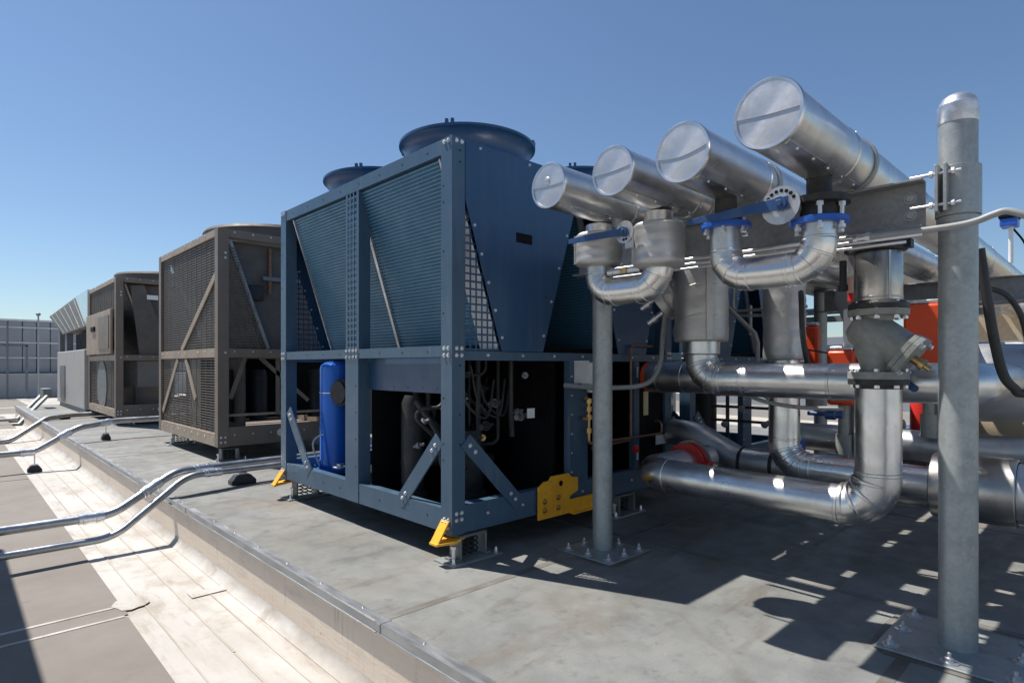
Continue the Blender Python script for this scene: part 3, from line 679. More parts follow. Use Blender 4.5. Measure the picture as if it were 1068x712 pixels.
for y, zb, body in ((1.345, 1.85, 0), (.925, 1.80, 1)):
    g = MB(); g.lathe((X, y, zb), (0, 0, 1), [(.108, 0), (.116, .004), (.116, .022), (.108, .026), (.06, .026)], 40)
    for k in range(6):
        a = 2*PI*k/6 + .35; p = V((X + .095*math.cos(a), y + .095*math.sin(a), 0))
        g.lathe((p.x, p.y, zb-.028), (0, 0, 1), [(.015, 0), (.015, .014), (.009, .014), (.009, .09 if body else .05), (.015, .09 if body else .05), (.015, .108 if body else .066)], 6, 1)
    g.build('blue_flange', ['bright_blue', 'zinc'], t)
    if body:
        g = MB(); g.lathe((X, y, zb+.0262), (0, 0, 1), [(.085, 0), (.085, .03), (.08, .055), (.118, .057), (.118, .085), (.06, .087), (.05, .10), (.05, .20)], 36); g.build('valve_body', 'black_pipe', t)
    else:
        g = MB(); g.lathe((X, y, zb+.0262), (0, 0, 1), [(.10, 0), (.10, .012), (.052, .013), (.05, .13)], 32)
        g.build('black_stub', 'black_pipe', t)
g = MB(); g.lathe((2.585, 1.04, 1.885), (-1, 0, 0), [(.082, 0), (.082, .006)], 40)
for k in range(7):
    a = .6 + k*.35; g.lathe((2.5785, 1.04 + .062*math.cos(a), 1.885 + .062*math.sin(a)), (-1, 0, 0), [(.008, 0), (.008, .001)], 10, 1)
g.bar((2.585, 1.04, 1.885), (2.66, .98, 1.87), .04, .04)
pl = g.build('notch_plate', ['galv_bright', 'black'], t)
g = MB(); g.prism([(2.565, 1.0, 1.915), (2.565, 1.0, 1.862), (2.565, 1.10, 1.862), (2.565, 1.47, 1.868), (2.565, 1.47, 1.893), (2.565, 1.10, 1.912)], (-.008, 0, 0))
g.lathe((2.578, 1.035, 1.887), (-1, 0, 0), [(.03, 0), (.03, .028), (.014, .028), (.013, .04)], 20)
g.lathe((2.549, 1.035, 1.887), (-1, 0, 0), [(.014, 0), (.014, .01)], 6, 1)
g.build('lever', ['handle_blue', 'zinc'], pl, bevel=.001)

# ------------------------------------------------------------------ U bend with jacketed valves (headers 3 and 4)
X = 2.67
t = thing('bypass_pipe', 'silver U-bend with two cloth-jacketed valves, hung from the two left headers', 'pipe', (X, 1.9, 1.61))
g = MB(); g.tube([(X, 1.695, 1.99), (X, 1.695, 1.605), (X, 2.085, 1.605), (X, 2.085, 1.99)], .074, 40, bend=.11, seg=14)
for p, d in (((X, 1.81, 1.605), (0, 1, 0)), ((X, 1.97, 1.605), (0, 1, 0)), ((X, 1.695, 1.715), (0, 0, 1)), ((X, 2.085, 1.715), (0, 0, 1))): seam(g, p, d, .074, .014, .004)
for yc, sg in ((1.805, -1), (1.975, 1)):
    for a in (.25, .7, 1.15):
        dd = V((0, sg*math.sin(a), -math.cos(a))); seam(g, V((X, yc, 1.715)) + dd*.11, (0, math.cos(a), sg*math.sin(a)), .074, .012, .0035)
g.build('elbow_pipe', 'clad', t)
for y, z0, z1, r in ((2.085, 1.762, 1.94, .13), (1.695, 1.712, 1.93, .132)):
    g = MB(); n_ = 12
    g.lathe((X, y, z0), (0, 0, 1), [(r*.62, -.012), (r*.93, 0)] + [(r*(1 + .012*math.sin(k*1.7)), lerp(.012, z1-z0-.012, k/n_)) for k in range(n_+1)] + [(r*.92, z1-z0), (r*.6, z1-z0+.004)], 44, wob=.003, seed=y)
    g.bar((X-.09, y+.10, z0+.01), (X-.09, y+.10, z1-.01), .03, .01, (-.7, .7, 0))
    g.build('valve_jacket', 'jacket', t, sharp=55)
g = MB(); g.lathe((2.52, 1.80, 1.885), (-1, .1, 0), [(.058, 0), (.058, .006)], 32)
for k in range(4):
    a = 3.6 + k*.4; g.lathe((2.513, 1.80 + .04*math.cos(a), 1.885 + .04*math.sin(a)), (-1, 0, 0), [(.007, 0), (.007, .001)], 10, 1)
g.box((2.52, 1.755, 1.80), (2.53, 1.80, 1.86)); pl = g.build('notch_plate', ['galv_bright', 'black'], t)
g = MB(); g.prism([(2.50, 1.82, 1.90), (2.50, 1.82, 1.865), (2.50, 2.16, 1.872), (2.50, 2.16, 1.898), (2.50, 2.0, 1.905)], (-.008, 0, 0))
g.lathe((2.515, 1.80, 1.885), (-1, 0, 0), [(.026, 0), (.026, .022), (.012, .022), (.012, .03)], 20)
g.build('lever', 'handle_blue', pl, bevel=.001)
g = MB(); g.tube([(X-.02, 1.79, 1.712), (X-.02, 2.0, 1.712)], .02, 12); g.box((X-.045, 1.87, 1.695), (X-.02, 1.91, 1.725), 1); g.build('drain_valve', ['galv_bright', 'brass'], t)

# ------------------------------------------------------------------ riser with the Y-strainer and the low pipe
X, Y = 3.5, .912
t = thing('strainer_riser', 'riser with a grey cast Y-strainer on top of a low silver pipe elbow', 'pipe', (X, Y, .33))
g = MB(); g.tube([(4.35, 2.33, .465), (X, 2.33, .465), (X, Y, .447), (X, Y, 1.098)], .107, 48, bend=.165, seg=16)
for p, d in (((X, 1.09, .449), (0, 1, 0)), ((X, Y, .64), (0, 0, 1)), ((X, 2.15, .463), (0, 1, 0))): seam(g, p, d, .107, .02, .005)
c = V((X, Y+.175, .447+.175))
for a in (.12, .5, .95, 1.4): seam(g, c + V((0, -math.sin(a), -math.cos(a)))*.165, (0, -math.cos(a), math.sin(a)), .107, .022, .006)
g.build('low_pipe', 'clad', t)
g = MB(); g.lathe((X, Y, 1.10), (0, 0, 1), [(.110, -.02), (.110, 0), (.138, .001), (.138, .03)], 40, 1); g.lathe((X, Y, 1.1305), (0, 0, 1), [(.139, 0), (.139, .036), (.09, .038)], 40)
for k in range(8):
    a = 2*PI*k/8 + .2; g.lathe((X + .117*math.cos(a), Y + .117*math.sin(a), 1.085), (0, 0, 1), [(.014, 0), (.014, .014), (.008, .014), (.008, .084), (.014, .084), (.014, .098)], 6, 2)
g.build('flange', ['cast_grey', 'rubber', 'zinc'], t)
g = MB(); g.lathe((X, Y, 1.455), (0, 0, 1), [(.09, 0), (.136, .002), (.139, .006), (.139, .034), (.09, .036)], 40)
g.lathe((X, Y, 1.492), (0, 0, 1), [(.138, 0), (.138, .024), (.12, .04)], 40, 1)
for k in range(8):
    a = 2*PI*k/8 + .2; g.lathe((X + .117*math.cos(a), Y + .117*math.sin(a), 1.438), (0, 0, 1), [(.014, 0), (.014, .014), (.008, .014), (.008, .075), (.014, .075), (.014, .09)], 6, 2)
g.build('flange', ['cast_grey', 'rubber', 'zinc'], t)
g = MB(); g.lathe((X, Y+.005, 1.165), (0, 0, 1), [(.085, 0), (.076, .02), (.082, .05), (.098, .09), (.104, .13), (.095, .18), (.078, .22), (.070, .26), (.08, .295)], 36)
g.lathe((X, Y+.075, 1.405), (0, -.80, -.60), [(.02, -.05), (.075, -.035), (.098, .0), (.106, .07), (.104, .15), (.10, .21), (.10, .235)], 36)
sb = g.build('strainer_body', 'cast_grey', t, sharp=60)
d = V((0, -.80, -.60)).normalized(); u = V((1, 0, 0)); v = d.cross(u).normalized(); o = V((X, Y+.075, 1.405)) + d*.235
g = MB()
for t0, t1, s_ in ((0, .022, .112), (.025, .05, .115)):
    pts = []
    for k in range(16):
        a = 2*PI*k/16 + PI/16; e = max(abs(math.cos(a)), abs(math.sin(a))); q = s_ / max(e, .86) ; pts.append(o + d*t0 + u*q*math.cos(a) + v*q*math.sin(a))
    g.prism(pts, d*(t1-t0))
g.lathe(o + d*.022, d, [(.105, 0), (.105, .003)], 24, 1)
for i_ in (-1, 1):
    for j_ in (-1, 1): g.bolt(o + d*.05 + u*.08*i_ + v*.08*j_, d, .014, .02, 2)
g.lathe(o + d*.05, d, [(.022, 0), (.022, .04), (.03, .04), (.03, .06), (.014, .06), (.014, .09)], 10, 3)
g.build('blind_flange', ['cast_grey', 'rubber', 'zinc', 'brass'], sb)
g = MB(); g.lathe((X, Y, 1.53), (0, 0, 1), [(.108, 0), (.110, .005), (.110, .25), (.108, .254)], 48); seam(g, (X, Y, 1.55), (0, 0, 1), .110, .01, .002)
g.bar((X-.083, Y-.073, 1.535), (X-.083, Y-.073, 1.78), .012, .006, (-.75, -.66, 0))
g.build('stainless_sleeve', 'steel_brushed', t)
g = MB(); g.lathe((X, Y, 1.787), (0, 0, 1), [(.11, 0), (.130, .004), (.130, .05), (.11, .055), (.09, .06), (.09, .22)], 36)
for s_ in (-1, 1): g.box((X-.03, Y+s_*.118, 1.793), (X+.03, Y+s_*.152, 1.835))
g.build('grooved_coupling', 'rubber', t)
g = MB(); g.tube([(X-.02, Y+.16, 1.60), (X-.02, Y+.16, 1.76)], .018, 12); g.cyl((X-.02, Y+.16, 1.60), (0, 0, 1), .025, .03, 12); g.build('vent_line', 'rubber', t)

# ------------------------------------------------------------------ large jacketed riser (header 4) and the pipe along the middle
X, Y = 3.72, 2.03
t = thing('jacketed_riser', 'riser in a wide silver cloth jacket, its elbow running into the chest-high pipe', 'pipe', (X, Y, 1.0))
g = MB(); pr = [(.12, 0), (.170, .002)] + [(.176 + .0015*math.sin(k*1.3), .012 + k*.035) for k in range(18)] + [(.17, .64)]
g.lathe((X, Y, 1.36), (0, 0, 1), pr, 52, wob=.003, seed=3)
g.bar((X-.13, Y-.13, 1.37), (X-.13, Y-.13, 1.98), .04, .008, (-.7, -.7, 0))
for k in range(3): g.tube([(X + .185*math.cos(a_), Y + .185*math.sin(a_), 1.44 + k*.2 + .10*math.sin((a_-2.2)*1.0)) for a_ in [1.2 + .2*q for q in range(16)]], .004, 6)
g.build('cloth_jacket', 'jacket', t, sharp=60)
g = MB(); g.lathe((X+.05, Y+.13, 1.78), (-.25, .72, -.55), [(.10, 0), (.115, .05), (.118, .09)], 28, wob=.006, seed=5); g.lathe((X+.05, Y+.13, 1.78), (-.25, .72, -.55), [(.12, .085), (.14, .10), (.14, .16), (.13, .18)], 28, wob=.008, seed=6); g.lathe((X+.05, Y+.13, 1.78), (-.25, .72, -.55), [(.128, .175), (.145, .19), (.142, .24), (.08, .25)], 28, wob=.006, seed=8)
bj = g.build('branch_jacket', 'jacket', t, sharp=60)
d = V((-.25, .72, -.55)).normalized(); o = V((X+.05, Y+.13, 1.78)) + d*.25
g = MB()
for k, (dx, dz) in enumerate(((-.04, .05), (.05, -.05))):
    g.lathe(o + V((dx, 0, dz)), d, [(.02, 0), (.02, .06), (.032, .06), (.032, .09), (.022, .09), (.022, .13), (.012, .135)], 10)
g.build('drain_plug', 'galv_bright', bj)
g = MB(); g.tube([(X, Y, 1.37), (X, Y, 1.106), (X, .47, 1.106), (5.0, .47, 1.106)], [.125]*1 + [.125]*0 + [.125] * 0 or .104, 44, bend=.15, seg=14) if False else g.tube([(X, Y, 1.37), (X, Y, 1.106), (X, .55, 1.106), (4.9, .55, 1.106)], .106, 44, bend=.15, seg=14)
g.lathe((X, Y, 1.27), (0, 0, 1), [(.106, 0), (.122, .01), (.122, .10)], 40)
for y in (1.87, 1.72, .66, 1.2): seam(g, (X, y, 1.106), (0, 1, 0), .106, .016, .003)
c = V((X, Y-.15, 1.106+.15))
for a in (.1, .45, .85, 1.25): seam(g, c + V((0, math.sin(a), -math.cos(a)))*.15, (0, math.cos(a), math.sin(a)), .106, .022, .006)
g.build('middle_pipe', 'clad', t)
g = MB(); g.lathe((X-.04, Y-.02, 1.35), (0, 0, 1), [(0.001, 0), (.001, .001)], 6)
o = V((X-.108, .80, 1.10)); g = MB()
pts = []
for k in range(20):
    a = 2*PI*k/20; q = .030; pts.append(o + V((0, (.04 if math.cos(a) > 0 else -.04)*.95*.8 + q*math.cos(a)*.6, q*math.sin(a)*.62)))
R_ = Matrix.Rotation(math.radians(38), 3, 'X'); pts = [o + R_ @ (p - o) for p in pts]
g.prism(pts, (-.004, 0, 0)); g.build('pipe_tag', 'handle_blue', t)

# ------------------------------------------------------------------ second jacketed riser (header 3), branch from the chiller, run to the buffer
X, Y = 4.17, 1.655
t = thing('jacketed_riser', 'narrower jacketed riser behind the chest-high pipe, turning right into a wide steel drum', 'pipe', (X, Y, .5))
g = MB(); g.lathe((X, Y, 1.235), (0, 0, 1), [(.09, 0), (.130, .002)] + [(.135 + .003*math.sin(k*1.9), .012 + k*.036) for k in range(19)] + [(.12, .71)], 48, wob=.003, seed=11)
g.build('cloth_jacket', 'jacket', t, sharp=60)
g = MB(); g.tube([(X, Y, 1.24), (X, Y, .515), (X, .79, .505)], .100, 40, bend=.16, seg=14)
for p, d in (((X, Y, .70), (0, 0, 1)), ((X, 1.47, .512), (0, 1, 0)), ((X, 1.1, .508), (0, 1, 0))): seam(g, p, d, .100, .016, .004)
c = V((X, Y-.16, .515+.16))
for a in (.2, .55, .9, 1.25): seam(g, c + V((0, math.sin(a), -math.cos(a)))*.16, (0, math.cos(a), math.sin(a)), .100, .02, .006)
g.build('riser_pipe', 'clad', t)
g = MB(); g.lathe((X, .80, .508), (0, -1, 0), [(.11, 0), (.178, .001), (.182, .006), (.182, .375), (.176, .38)], 56); g.lathe((X, .42, .508), (0, -1, 0), [(.172, .001), (.165, .001), (.165, .05), (.10, .05), (.10, 2.5)], 48, 1)
g.build('steel_drum', ['steel_brushed', 'clad_dull'], t)
g = MB(); g.tube([(X, 2.72, 1.107), (X, Y+.05, 1.107)], .121, 40)
for y in (2.62, 2.4): seam(g, (X, y, 1.107), (0, 1, 0), .121, .012, .003)
g.build('chiller_branch', 'clad', t)
MB().lathe((X, 2.745, 1.107), (0, -1, 0), [(.09, 0), (.122, .001), (.122, .03), (.10, .031)], 36).build('gasket_ring', 'orange', t)

# riser for header 2, further back
X, Y = 4.75, 1.345
t = thing('header_riser', 'plain silver riser from the second header, half hidden behind the grey Y-strainer', 'pipe', (X, Y, 0))
g = MB(); g.tube([(X, Y, 2.03), (X, Y, .33), (X, -.8, .33)], .085, 32, bend=.15); seam(g, (X, Y, 1.6), (0, 0, 1), .085); g.build('riser_pipe', 'clad_dull', t)
g = MB(); g.lathe((X, Y, 1.45), (0, 0, 1), [(.085, 0), (.17, .22), (.15, .34), (.09, .36)], 28, wob=.006); g.build('cone_jacket', 'jacket', t)

# grooved joint and dark return elbow low behind the low pipe
t = thing('return_elbow', 'dull grey insulated elbow low behind the low silver pipe', 'pipe', (4.6, 2.3, 0))
MB().tube([(4.62, 2.80, .62), (4.62, 2.55, .60), (4.62, 2.2, .43), (4.62, 1.55, .43)], .115, 32, bend=.3).build('elbow', 'clad_dull', t)
for y_ in (2.15, 1.9):
    g = MB(); seam(g, (4.62, y_, .43), (0, 1, 0), .115, .03, .007); g.build('band', 'rubber', t)
MB().box((4.5, 1.62, .22), (4.74, 2.0, .29)).build('saddle', 'yellow', t, bevel=.01)
g = MB()
for xo in (0, .05):
    g.lathe((4.02+xo, 2.33, .465), (1, 0, 0), [(.118, 0), (.15, .004), (.15, .03), (.118, .034)], 36)
for s_ in (-1, 1): g.box((4.02, 2.33+s_*.14, .44), (4.104, 2.33+s_*.185, .49))
g.lathe((4.11, 2.33, .465), (1, 0, 0), [(.118, 0), (.165, .002), (.165, .02), (.118, .022)], 36, 1)
tag(g.build('pipe_coupling', ['red', 'galv']), 'red grooved coupling at the far end of the low silver pipe', 'coupling')

def hose(name, pts, r, m, label, cat, group=None, n=12, sm=True):
    o = MB().tube(spline(pts) if sm else pts, r, n).build(name, m); return tag(o, label, cat, group)

# orange valve actuators, sensors
def actuator(x, y, z, w_, d_, h_, label, stem=.4):
    t = thing('valve_actuator', label, 'actuator', (x, y, z), 'orange valve actuators among the pipes')
    MB().box((x-w_/2, y-d_/2, z), (x+w_/2, y+d_/2, z+h_)).build('housing', 'orange', t, bevel=.02)
    MB().box((x-w_*.42, y-d_*.42, z+h_+.001), (x+w_*.42, y+d_*.42, z+h_+.03)).build('lid', 'galv_bright', t, bevel=.008)
    MB().lathe((x, y, z-stem), (0, 0, 1), [(.05, 0), (.05, stem*.4), (.035, stem*.4), (.035, stem)], 16).build('stem', 'cast_grey', t)
    return t
actuator(4.95, .98, 1.10, .30, .24, .52, 'tall red-orange actuator box beside the thick capped post')
actuator(4.62, 1.42, .92, .15, .18, .385, 'low orange actuator box just above and below the chest-high pipe', .35)
actuator(5.10, 1.80, 1.16, .09, .11, .36, 'narrow orange actuator behind the narrower jacketed riser', .3)
g = MB(); g.lathe((5.9, 1.22, .55), (0, 0, 1), [(.03, 0), (.075, .02), (.08, .06), (.08, .42), (.05, .46), (.02, .47)], 24); t = g.build('expansion_bottle', 'red'); tag(t, 'small red cylinder low behind the pipes, left of the thick post', 'cylinder')
t = thing('solenoid_valve', 'bright blue plastic valve body on the grey return elbow', 'valve', (4.45, 1.72, .56))
g = MB(); g.box((4.39, 1.64, .565), (4.52, 1.78, .66)); g.lathe((4.45, 1.80, .61), (0, 1, 0), [(.04, 0), (.04, .05), (.03, .06)], 14); g.build('body', 'bright_blue', t, bevel=.012)
MB().tube(spline([(4.45, 1.70, .655), (4.44, 1.72, .82), (4.40, 1.85, .95), (4.38, 1.95, 1.0)]), .014, 10).build('hose', 'conduit_grey', t)
t = thing('solenoid_valve', 'dark blue valve cap on its side under the chest-high pipe, near the low orange box', 'valve', (4.45, 1.38, .83))
MB().lathe((4.45, 1.48, .86), (0, -1, 0), [(.015, -.12), (.015, 0), (.038, .002), (.038, .06), (.026, .07), (.026, .11)], 12).build('body', 'handle_blue', t)
# sensor standing on the first header
t = thing('flow_sensor', 'blue-headed sensor on a thin white stem above the far run of the header', 'sensor', (7.9, .86, 2.24))
MB().tube([(7.9, .86, 2.24), (7.9, .86, 2.62)], .02, 12).build('stem', 'white_plastic', t)
g = MB(); g.box((7.80, .80, 2.62), (8.0, .94, 2.70)); g.box((7.79, .79, 2.70), (8.01, .95, 2.76), 1); g.build('head', ['bright_blue', 'black'], t, bevel=.01)
MB().tube(spline([(7.92, .84, 2.6), (7.98, .76, 2.45), (8.05, .72, 2.25)]), .01, 8).build('cable', 'black', t)
# vent with a salmon cap beside the stainless sleeve
t = thing('air_vent', 'small vent with a salmon pink cap beside the stainless sleeve of the strainer riser', 'vent', (4.2, 1.22, 1.5))
MB().lathe((4.2, 1.22, 1.50), (0, 0, 1), [(.02, 0), (.02, .1), (.045, .11), (.045, .16)], 14).build('body', 'red', t)
MB().lathe((4.2, 1.22, 1.661), (0, 0, 1), [(.045, 0), (.05, .03), (.042, .10), (.015, .12)], 16).build('cap', 'skin_tape', t)

t = thing('sun_blocking_tray', 'added tray of cables on the channel beam, blocking sun from the low silver pipe', 'cable tray', (4, 2.35, 1.994))  # added to keep direct sun off the low pipe
g = MB(); g.box((3.1, 2.17, 1.994), (7.2, 2.175, 2.05)); g.box((3.1, 2.515, 1.994), (7.2, 2.52, 2.05)); g.box((3.1, 2.1755, 1.996), (7.2, 2.5145, 1.999)); g.build('tray', 'galv_dark', t)
for k in range(5): MB().tube(spline([(3.45+q*.4, 2.24+k*.055+.01*math.sin(q*1.3+k), 2.012) for q in range(10)]), .011, 8).build('cable', 'rubber', t)
t = thing('butterfly_valve', 'black wafer valve with a dark lever on the plain riser, left of the Y-strainer', 'valve', (4.75, 1.345, 1.2))
g = MB(); g.lathe((4.75, 1.345, 1.22), (0, 0, 1), [(.086, 0), (.14, .002), (.14, .025), (.11, .028), (.11, .07), (.14, .073), (.14, .10), (.086, .102)], 32)
for k in range(8):
    a = 2*PI*k/8; g.lathe((4.75+.122*math.cos(a), 1.345+.122*math.sin(a), 1.20), (0, 0, 1), [(.012, 0), (.012, .02), (.007, .02), (.007, .12), (.012, .12), (.012, .14)], 6, 1)
g.build('body', ['black_pipe', 'zinc'], t); MB().bar((4.62, 1.42, 1.27), (4.55, 1.72, 1.33), .03, .012).build('lever', 'black_pipe', t)
t = thing('control_box', 'small light grey control box behind the Y-strainer, next to the orange actuators', 'box', (4.7, 1.30, 1.42))
MB().box((4.60, 1.22, 1.32), (4.64, 1.42, 1.60)).build('enclosure', 'white_plastic', t, bevel=.01); MB().box((4.64, 1.24, 1.30), (4.70, 1.40, 1.62)).build('back_plate', 'galv', t)
MB().tube(spline([(4.61, 1.30, 1.32), (4.60, 1.31, 1.1), (4.66, 1.33, .95), (4.7, 1.4, .7)]), .010, 8).build('cable', 'rubber', t)
hose('black_hose', [(4.05, 1.50, 1.68), (3.98, 1.47, 1.60), (3.97, 1.46, 1.40), (4.02, 1.45, 1.22), (4.08, 1.44, 1.05)], .017, 'rubber', 'dark hose strapped down the right side of the narrower jacketed riser', 'hose')
t = thing('conduit', 'thin grey conduits bent in a rectangle, between the two jacketed risers', 'conduit', (4.8, 2.3, 1.4))
for pts in ([(4.85, 2.35, 1.95), (4.85, 2.35, 1.66), (4.85, 1.75, 1.66)], [(4.85, 2.30, 1.62), (4.85, 1.75, 1.60)], [(4.85, 2.2, 1.7), (4.85, 2.2, 1.45)]):
    MB().tube(pts, .014, 10, bend=.05).build('tube', 'galv', t)
t = thing('drain_manifold', 'thin dark pipes with small taps, low between the chest-high and low silver pipes', 'pipe', (4.9, 2.2, .9))
for pts, rr in (([(4.9, 2.75, 1.0), (4.9, 1.85, 1.0)], .045), ([(4.95, 2.6, .84), (4.95, 2.0, .84), (4.95, 2.0, .55)], .012), ([(4.95, 2.6, .72), (4.95, 1.9, .72)], .012), ([(4.95, 2.45, 1.0), (4.95, 2.45, .5)], .016)):
    MB().tube(pts, rr, 12, bend=.04).build('tube', 'black_pipe', t)
for yy, zz in ((2.45, .70), (2.3, .84), (2.1, .72)): MB().lathe((4.93, yy, zz), (-1, 0, -.3), [(.014, -.03), (.014, .03), (.03, .032), (.03, .045), (.012, .05)], 10).build('tap', 'galv_dark', t)
t = thing('trap_valve', 'blue-capped valve low behind the low pipe, at the foot of the narrower jacketed riser', 'valve', (4.55, 1.2, .66))
MB().lathe((4.55, 1.2, .60), (-.3, -.5, .8), [(.03, -.1), (.03, .04), (.06, .05), (.06, .1), (.03, .12)], 14).build('body', 'cast_grey', t); MB().lathe((4.52, 1.14, .70), (-.3, -.5, .8), [(.045, 0), (.05, .01), (.05, .05), (.02, .07)], 14).build('cap', 'bright_blue', t)
t = thing('suction_pipe', 'far silver pipe low between the riser and the wide steel drum', 'pipe', (5.0, 1.2, .42))
g = MB(); g.tube([(5.1, 2.1, .62), (5.1, .3, .62)], .11, 28); seam(g, (5.1, 1.3, .62), (0, 1, 0), .11, .03, .006); g.build('run', 'clad_dull', t)
MB().lathe((5.1, 1.45, .62), (0, -1, 0), [(.111, 0), (.15, .002), (.15, .03), (.111, .032)], 28).build('flange', 'galv_dark', t)
# big pale elbow right of the post
t = thing('pump_elbow', 'big pale silver jacketed elbow behind the right side of the thick post', 'pipe', (4.75, .35, .9))
g = MB(); g.tube([(5.2, .98, 1.08), (5.2, .42, 1.08), (6.6, .42, 1.08)], .27, 44, bend=.42, seg=12)
seam(g, (5.2, .88, 1.08), (0, 1, 0), .27, .03, .006); g.build('jacket', 'jacket', t, sharp=60)
MB().lathe((5.2, .96, 1.08), (0, 1, 0), [(.1, .02), (.271, .021), (.285, .023), (.285, .05), (.1, .051)], 44).build('band', 'rubber', t)

# ------------------------------------------------------------------ hoses, conduits, rods
hose('black_hose', [(3.308, 0.467, 1.716), (3.324, 0.448, 1.544), (3.349, 0.424, 1.331), (3.381, 0.395, 1.163), (3.422, 0.360, 1.098), (3.447, 0.328, 1.077), (3.603, 0.164, 1.102)], .020, 'rubber', 'thick black hose hanging just right of the thick post', 'hose')
hose('black_hose', [(4.93, .70, 1.72), (5.03, .592, 1.68), (5.1, .527, 1.585), (5.134, .49, 1.46), (5.15, .47, 1.3)], .018, 'rubber', 'thinner black hose looping at the right edge of the photo', 'hose')
hose('flexible_conduit', [(3.15, 2.76, 1.06), (3.5, 2.70, 1.035), (3.75, 2.5, 1.06), (3.82, 2.42, 1.2), (3.80, 2.38, 1.42), (3.77, 2.34, 1.58)], .018, 'conduit_grey', 'grey flexible conduit sagging from the branch jacket towards the white junction box', 'conduit')
hose('flexible_conduit', [(3.95, 2.2, 1.30), (3.95, 1.95, 1.10), (3.85, 1.72, .985), (3.85, 1.45, .94), (3.9, 1.2, .94)], .013, 'conduit_grey', 'grey cable drooping under the chest-high pipe', 'cable')
hose('flexible_conduit', [(4.6, 2.35, 1.75), (4.6, 2.05, 1.45), (4.6, 2.03, 1.38), (4.6, 2.03, 1.2)], .018, 'conduit_grey', 'straight grey conduit slanting down between the two jacketed risers', 'conduit', sm=False)
ro = [hose('rod', [(2.93, .80 if k == 0 else .60 if k == 1 else .66, z), (2.93, 2.25, z+.012)], r_, 'zinc', lab, 'rod', 'bright thin rods under the channel beam', sm=False)
      for k, (z, r_, lab) in enumerate(((1.772, .010, 'uppermost bright thin tube under the channel beam'), (1.745, .009, 'middle bright thin tube under the channel beam'), (1.722, .007, 'lowest and thinnest bright tube under the channel beam')))]
t = thing('conduit', 'light grey conduit bowing up past the front of the thick post', 'conduit', (2.93, .75, 1.76))
MB().tube(spline([(2.93, .84, 1.765), (2.93, .70, 1.764), (2.93, .59, 1.760), (2.93, .48, 1.761), (2.93, .418, 1.769), (2.93, .374, 1.783), (2.93, .331, 1.790), (2.93, .28, 1.765), (2.95, .2, 1.72), (3.0, .0, 1.68)]), .0135, 16).build('pipe', 'conduit_grey', t)
g = MB(); g.lathe((2.93, .79, 1.765), (0, 1, 0), [(.014, 0), (.02, .003), (.02, .02), (.014, .022), (.014, .05), (.02, .052), (.02, .068)], 14); g.build('coupling', 'zinc', t)
t = tag(MB().box((2.90, 1.02, 1.70), (2.945, 1.05, 1.83)).build('tube_clip', 'galv_bright', bevel=.003), 'small upright clip holding the bright tubes to the channel beam', 'clip')

# electrical conduits crossing from the walkway on to the plinth
def run(path, r, label, couplings, bend=.42):
    t = thing('conduit', label, 'conduit', path[0], 'steel conduits crossing on to the plinth')
    MB().tube(path, r, 20, bend=bend, seg=12).build('pipe', 'conduit', t)
    for p, d in couplings:
        g = MB(); d = V(d).normalized(); p = V(p) - d*.09
        g.lathe(p, d, [(r, 0), (r*1.22, .004), (r*1.22, .03), (r*1.36, .032), (r*1.36, .058), (r*1.22, .06), (r*1.22, .12), (r*1.36, .122), (r*1.36, .148), (r*1.22, .15), (r*1.22, .176), (r, .18)], 20); g.build('coupling', 'zinc', t)
    return t
cp = lambda a, b, f: tuple(V(a).lerp(V(b), f))
C_ = [(-1.2, 5.86, -.045), (1.0, 5.93, -.055), (1.52, 6.08, .225), (2.25, 6.28, .20), (4.2, 6.4, .20)]
D_ = [(-1.2, 5.74, -.21), (1.0, 5.83, -.225), (1.60, 6.02, .185), (2.25, 6.18, .158), (4.2, 6.30, .158)]
dv = lambda a, b: V(b) - V(a)
run(C_, .036, 'upper and thicker of the two paired steel conduits in front', [(cp(C_[0], C_[1], .935), dv(C_[0], C_[1])), (cp(C_[1], C_[2], .60), dv(C_[1], C_[2])), (cp(C_[2], C_[3], .34), dv(C_[2], C_[3]))])
run(D_, .030, 'lower and thinner of the two paired steel conduits in front', [(cp(D_[2], D_[3], .36), dv(D_[2], D_[3]))])
B_ = [(-1.2, 10.9, -.07), (.93, 11.2, -.075), (1.45, 11.25, .24), (2.0, 11.5, .295), (5.0, 11.6, .295)]
run(B_, .045, 'steel conduit on a black foot, in front of the brown units', [(cp(B_[0], B_[1], .96), dv(B_[0], B_[1])), (cp(B_[1], B_[2], .7), dv(B_[1], B_[2])), (cp(B_[2], B_[3], .7), dv(B_[2], B_[3]))])
A_ = [(-1.2, 15.2, -.33), (.9, 15.6, -.33), (1.55, 16.2, .06), (2.1, 16.6, .08), (4, 16.8, .08)]
run(A_, .05, 'farthest steel conduit, bent up in front of the grey unit', [])
t = thing('conduit', 'thin straight steel conduit across the walkway, far left', 'conduit', (0, 19, RZ))
MB().tube([(-3, 20.0, -.24), (1.35, 20.6, -.24)], .04, 14).build('pipe', 'conduit', t)
def foot(x, y, z, h, label, wd=.24):
    t = thing('conduit_support', label, 'pipe support', (x, y, z), 'black rubber feet carrying conduits')
    g = MB(); a_ = wd/2
    pts = [(x-a_, y, z+.001), (x+a_, y, z+.001), (x+a_, y, z+.040), (x+a_*.55, y, z+.095), (x-a_*.55, y, z+.095), (x-a_, y, z+.040)]
    g.prism([V(p) - V((0, .06, 0)) for p in pts], (0, .12, 0)); g.build('rubber_block', 'rubber', t, bevel=.006)
    MB().box((x-.04, y-.025, z+.0955), (x+.04, y+.025, z+.115)).build('strut', 'galv_bright', t)
    MB().tube([(x, y, z+.115), (x, y, z+h)], .009, 8).build('stem', 'zinc', t)
    return t
foot(2.17, 6.25, 0, .17, 'black rubber foot under the paired conduits beside the blue chiller')
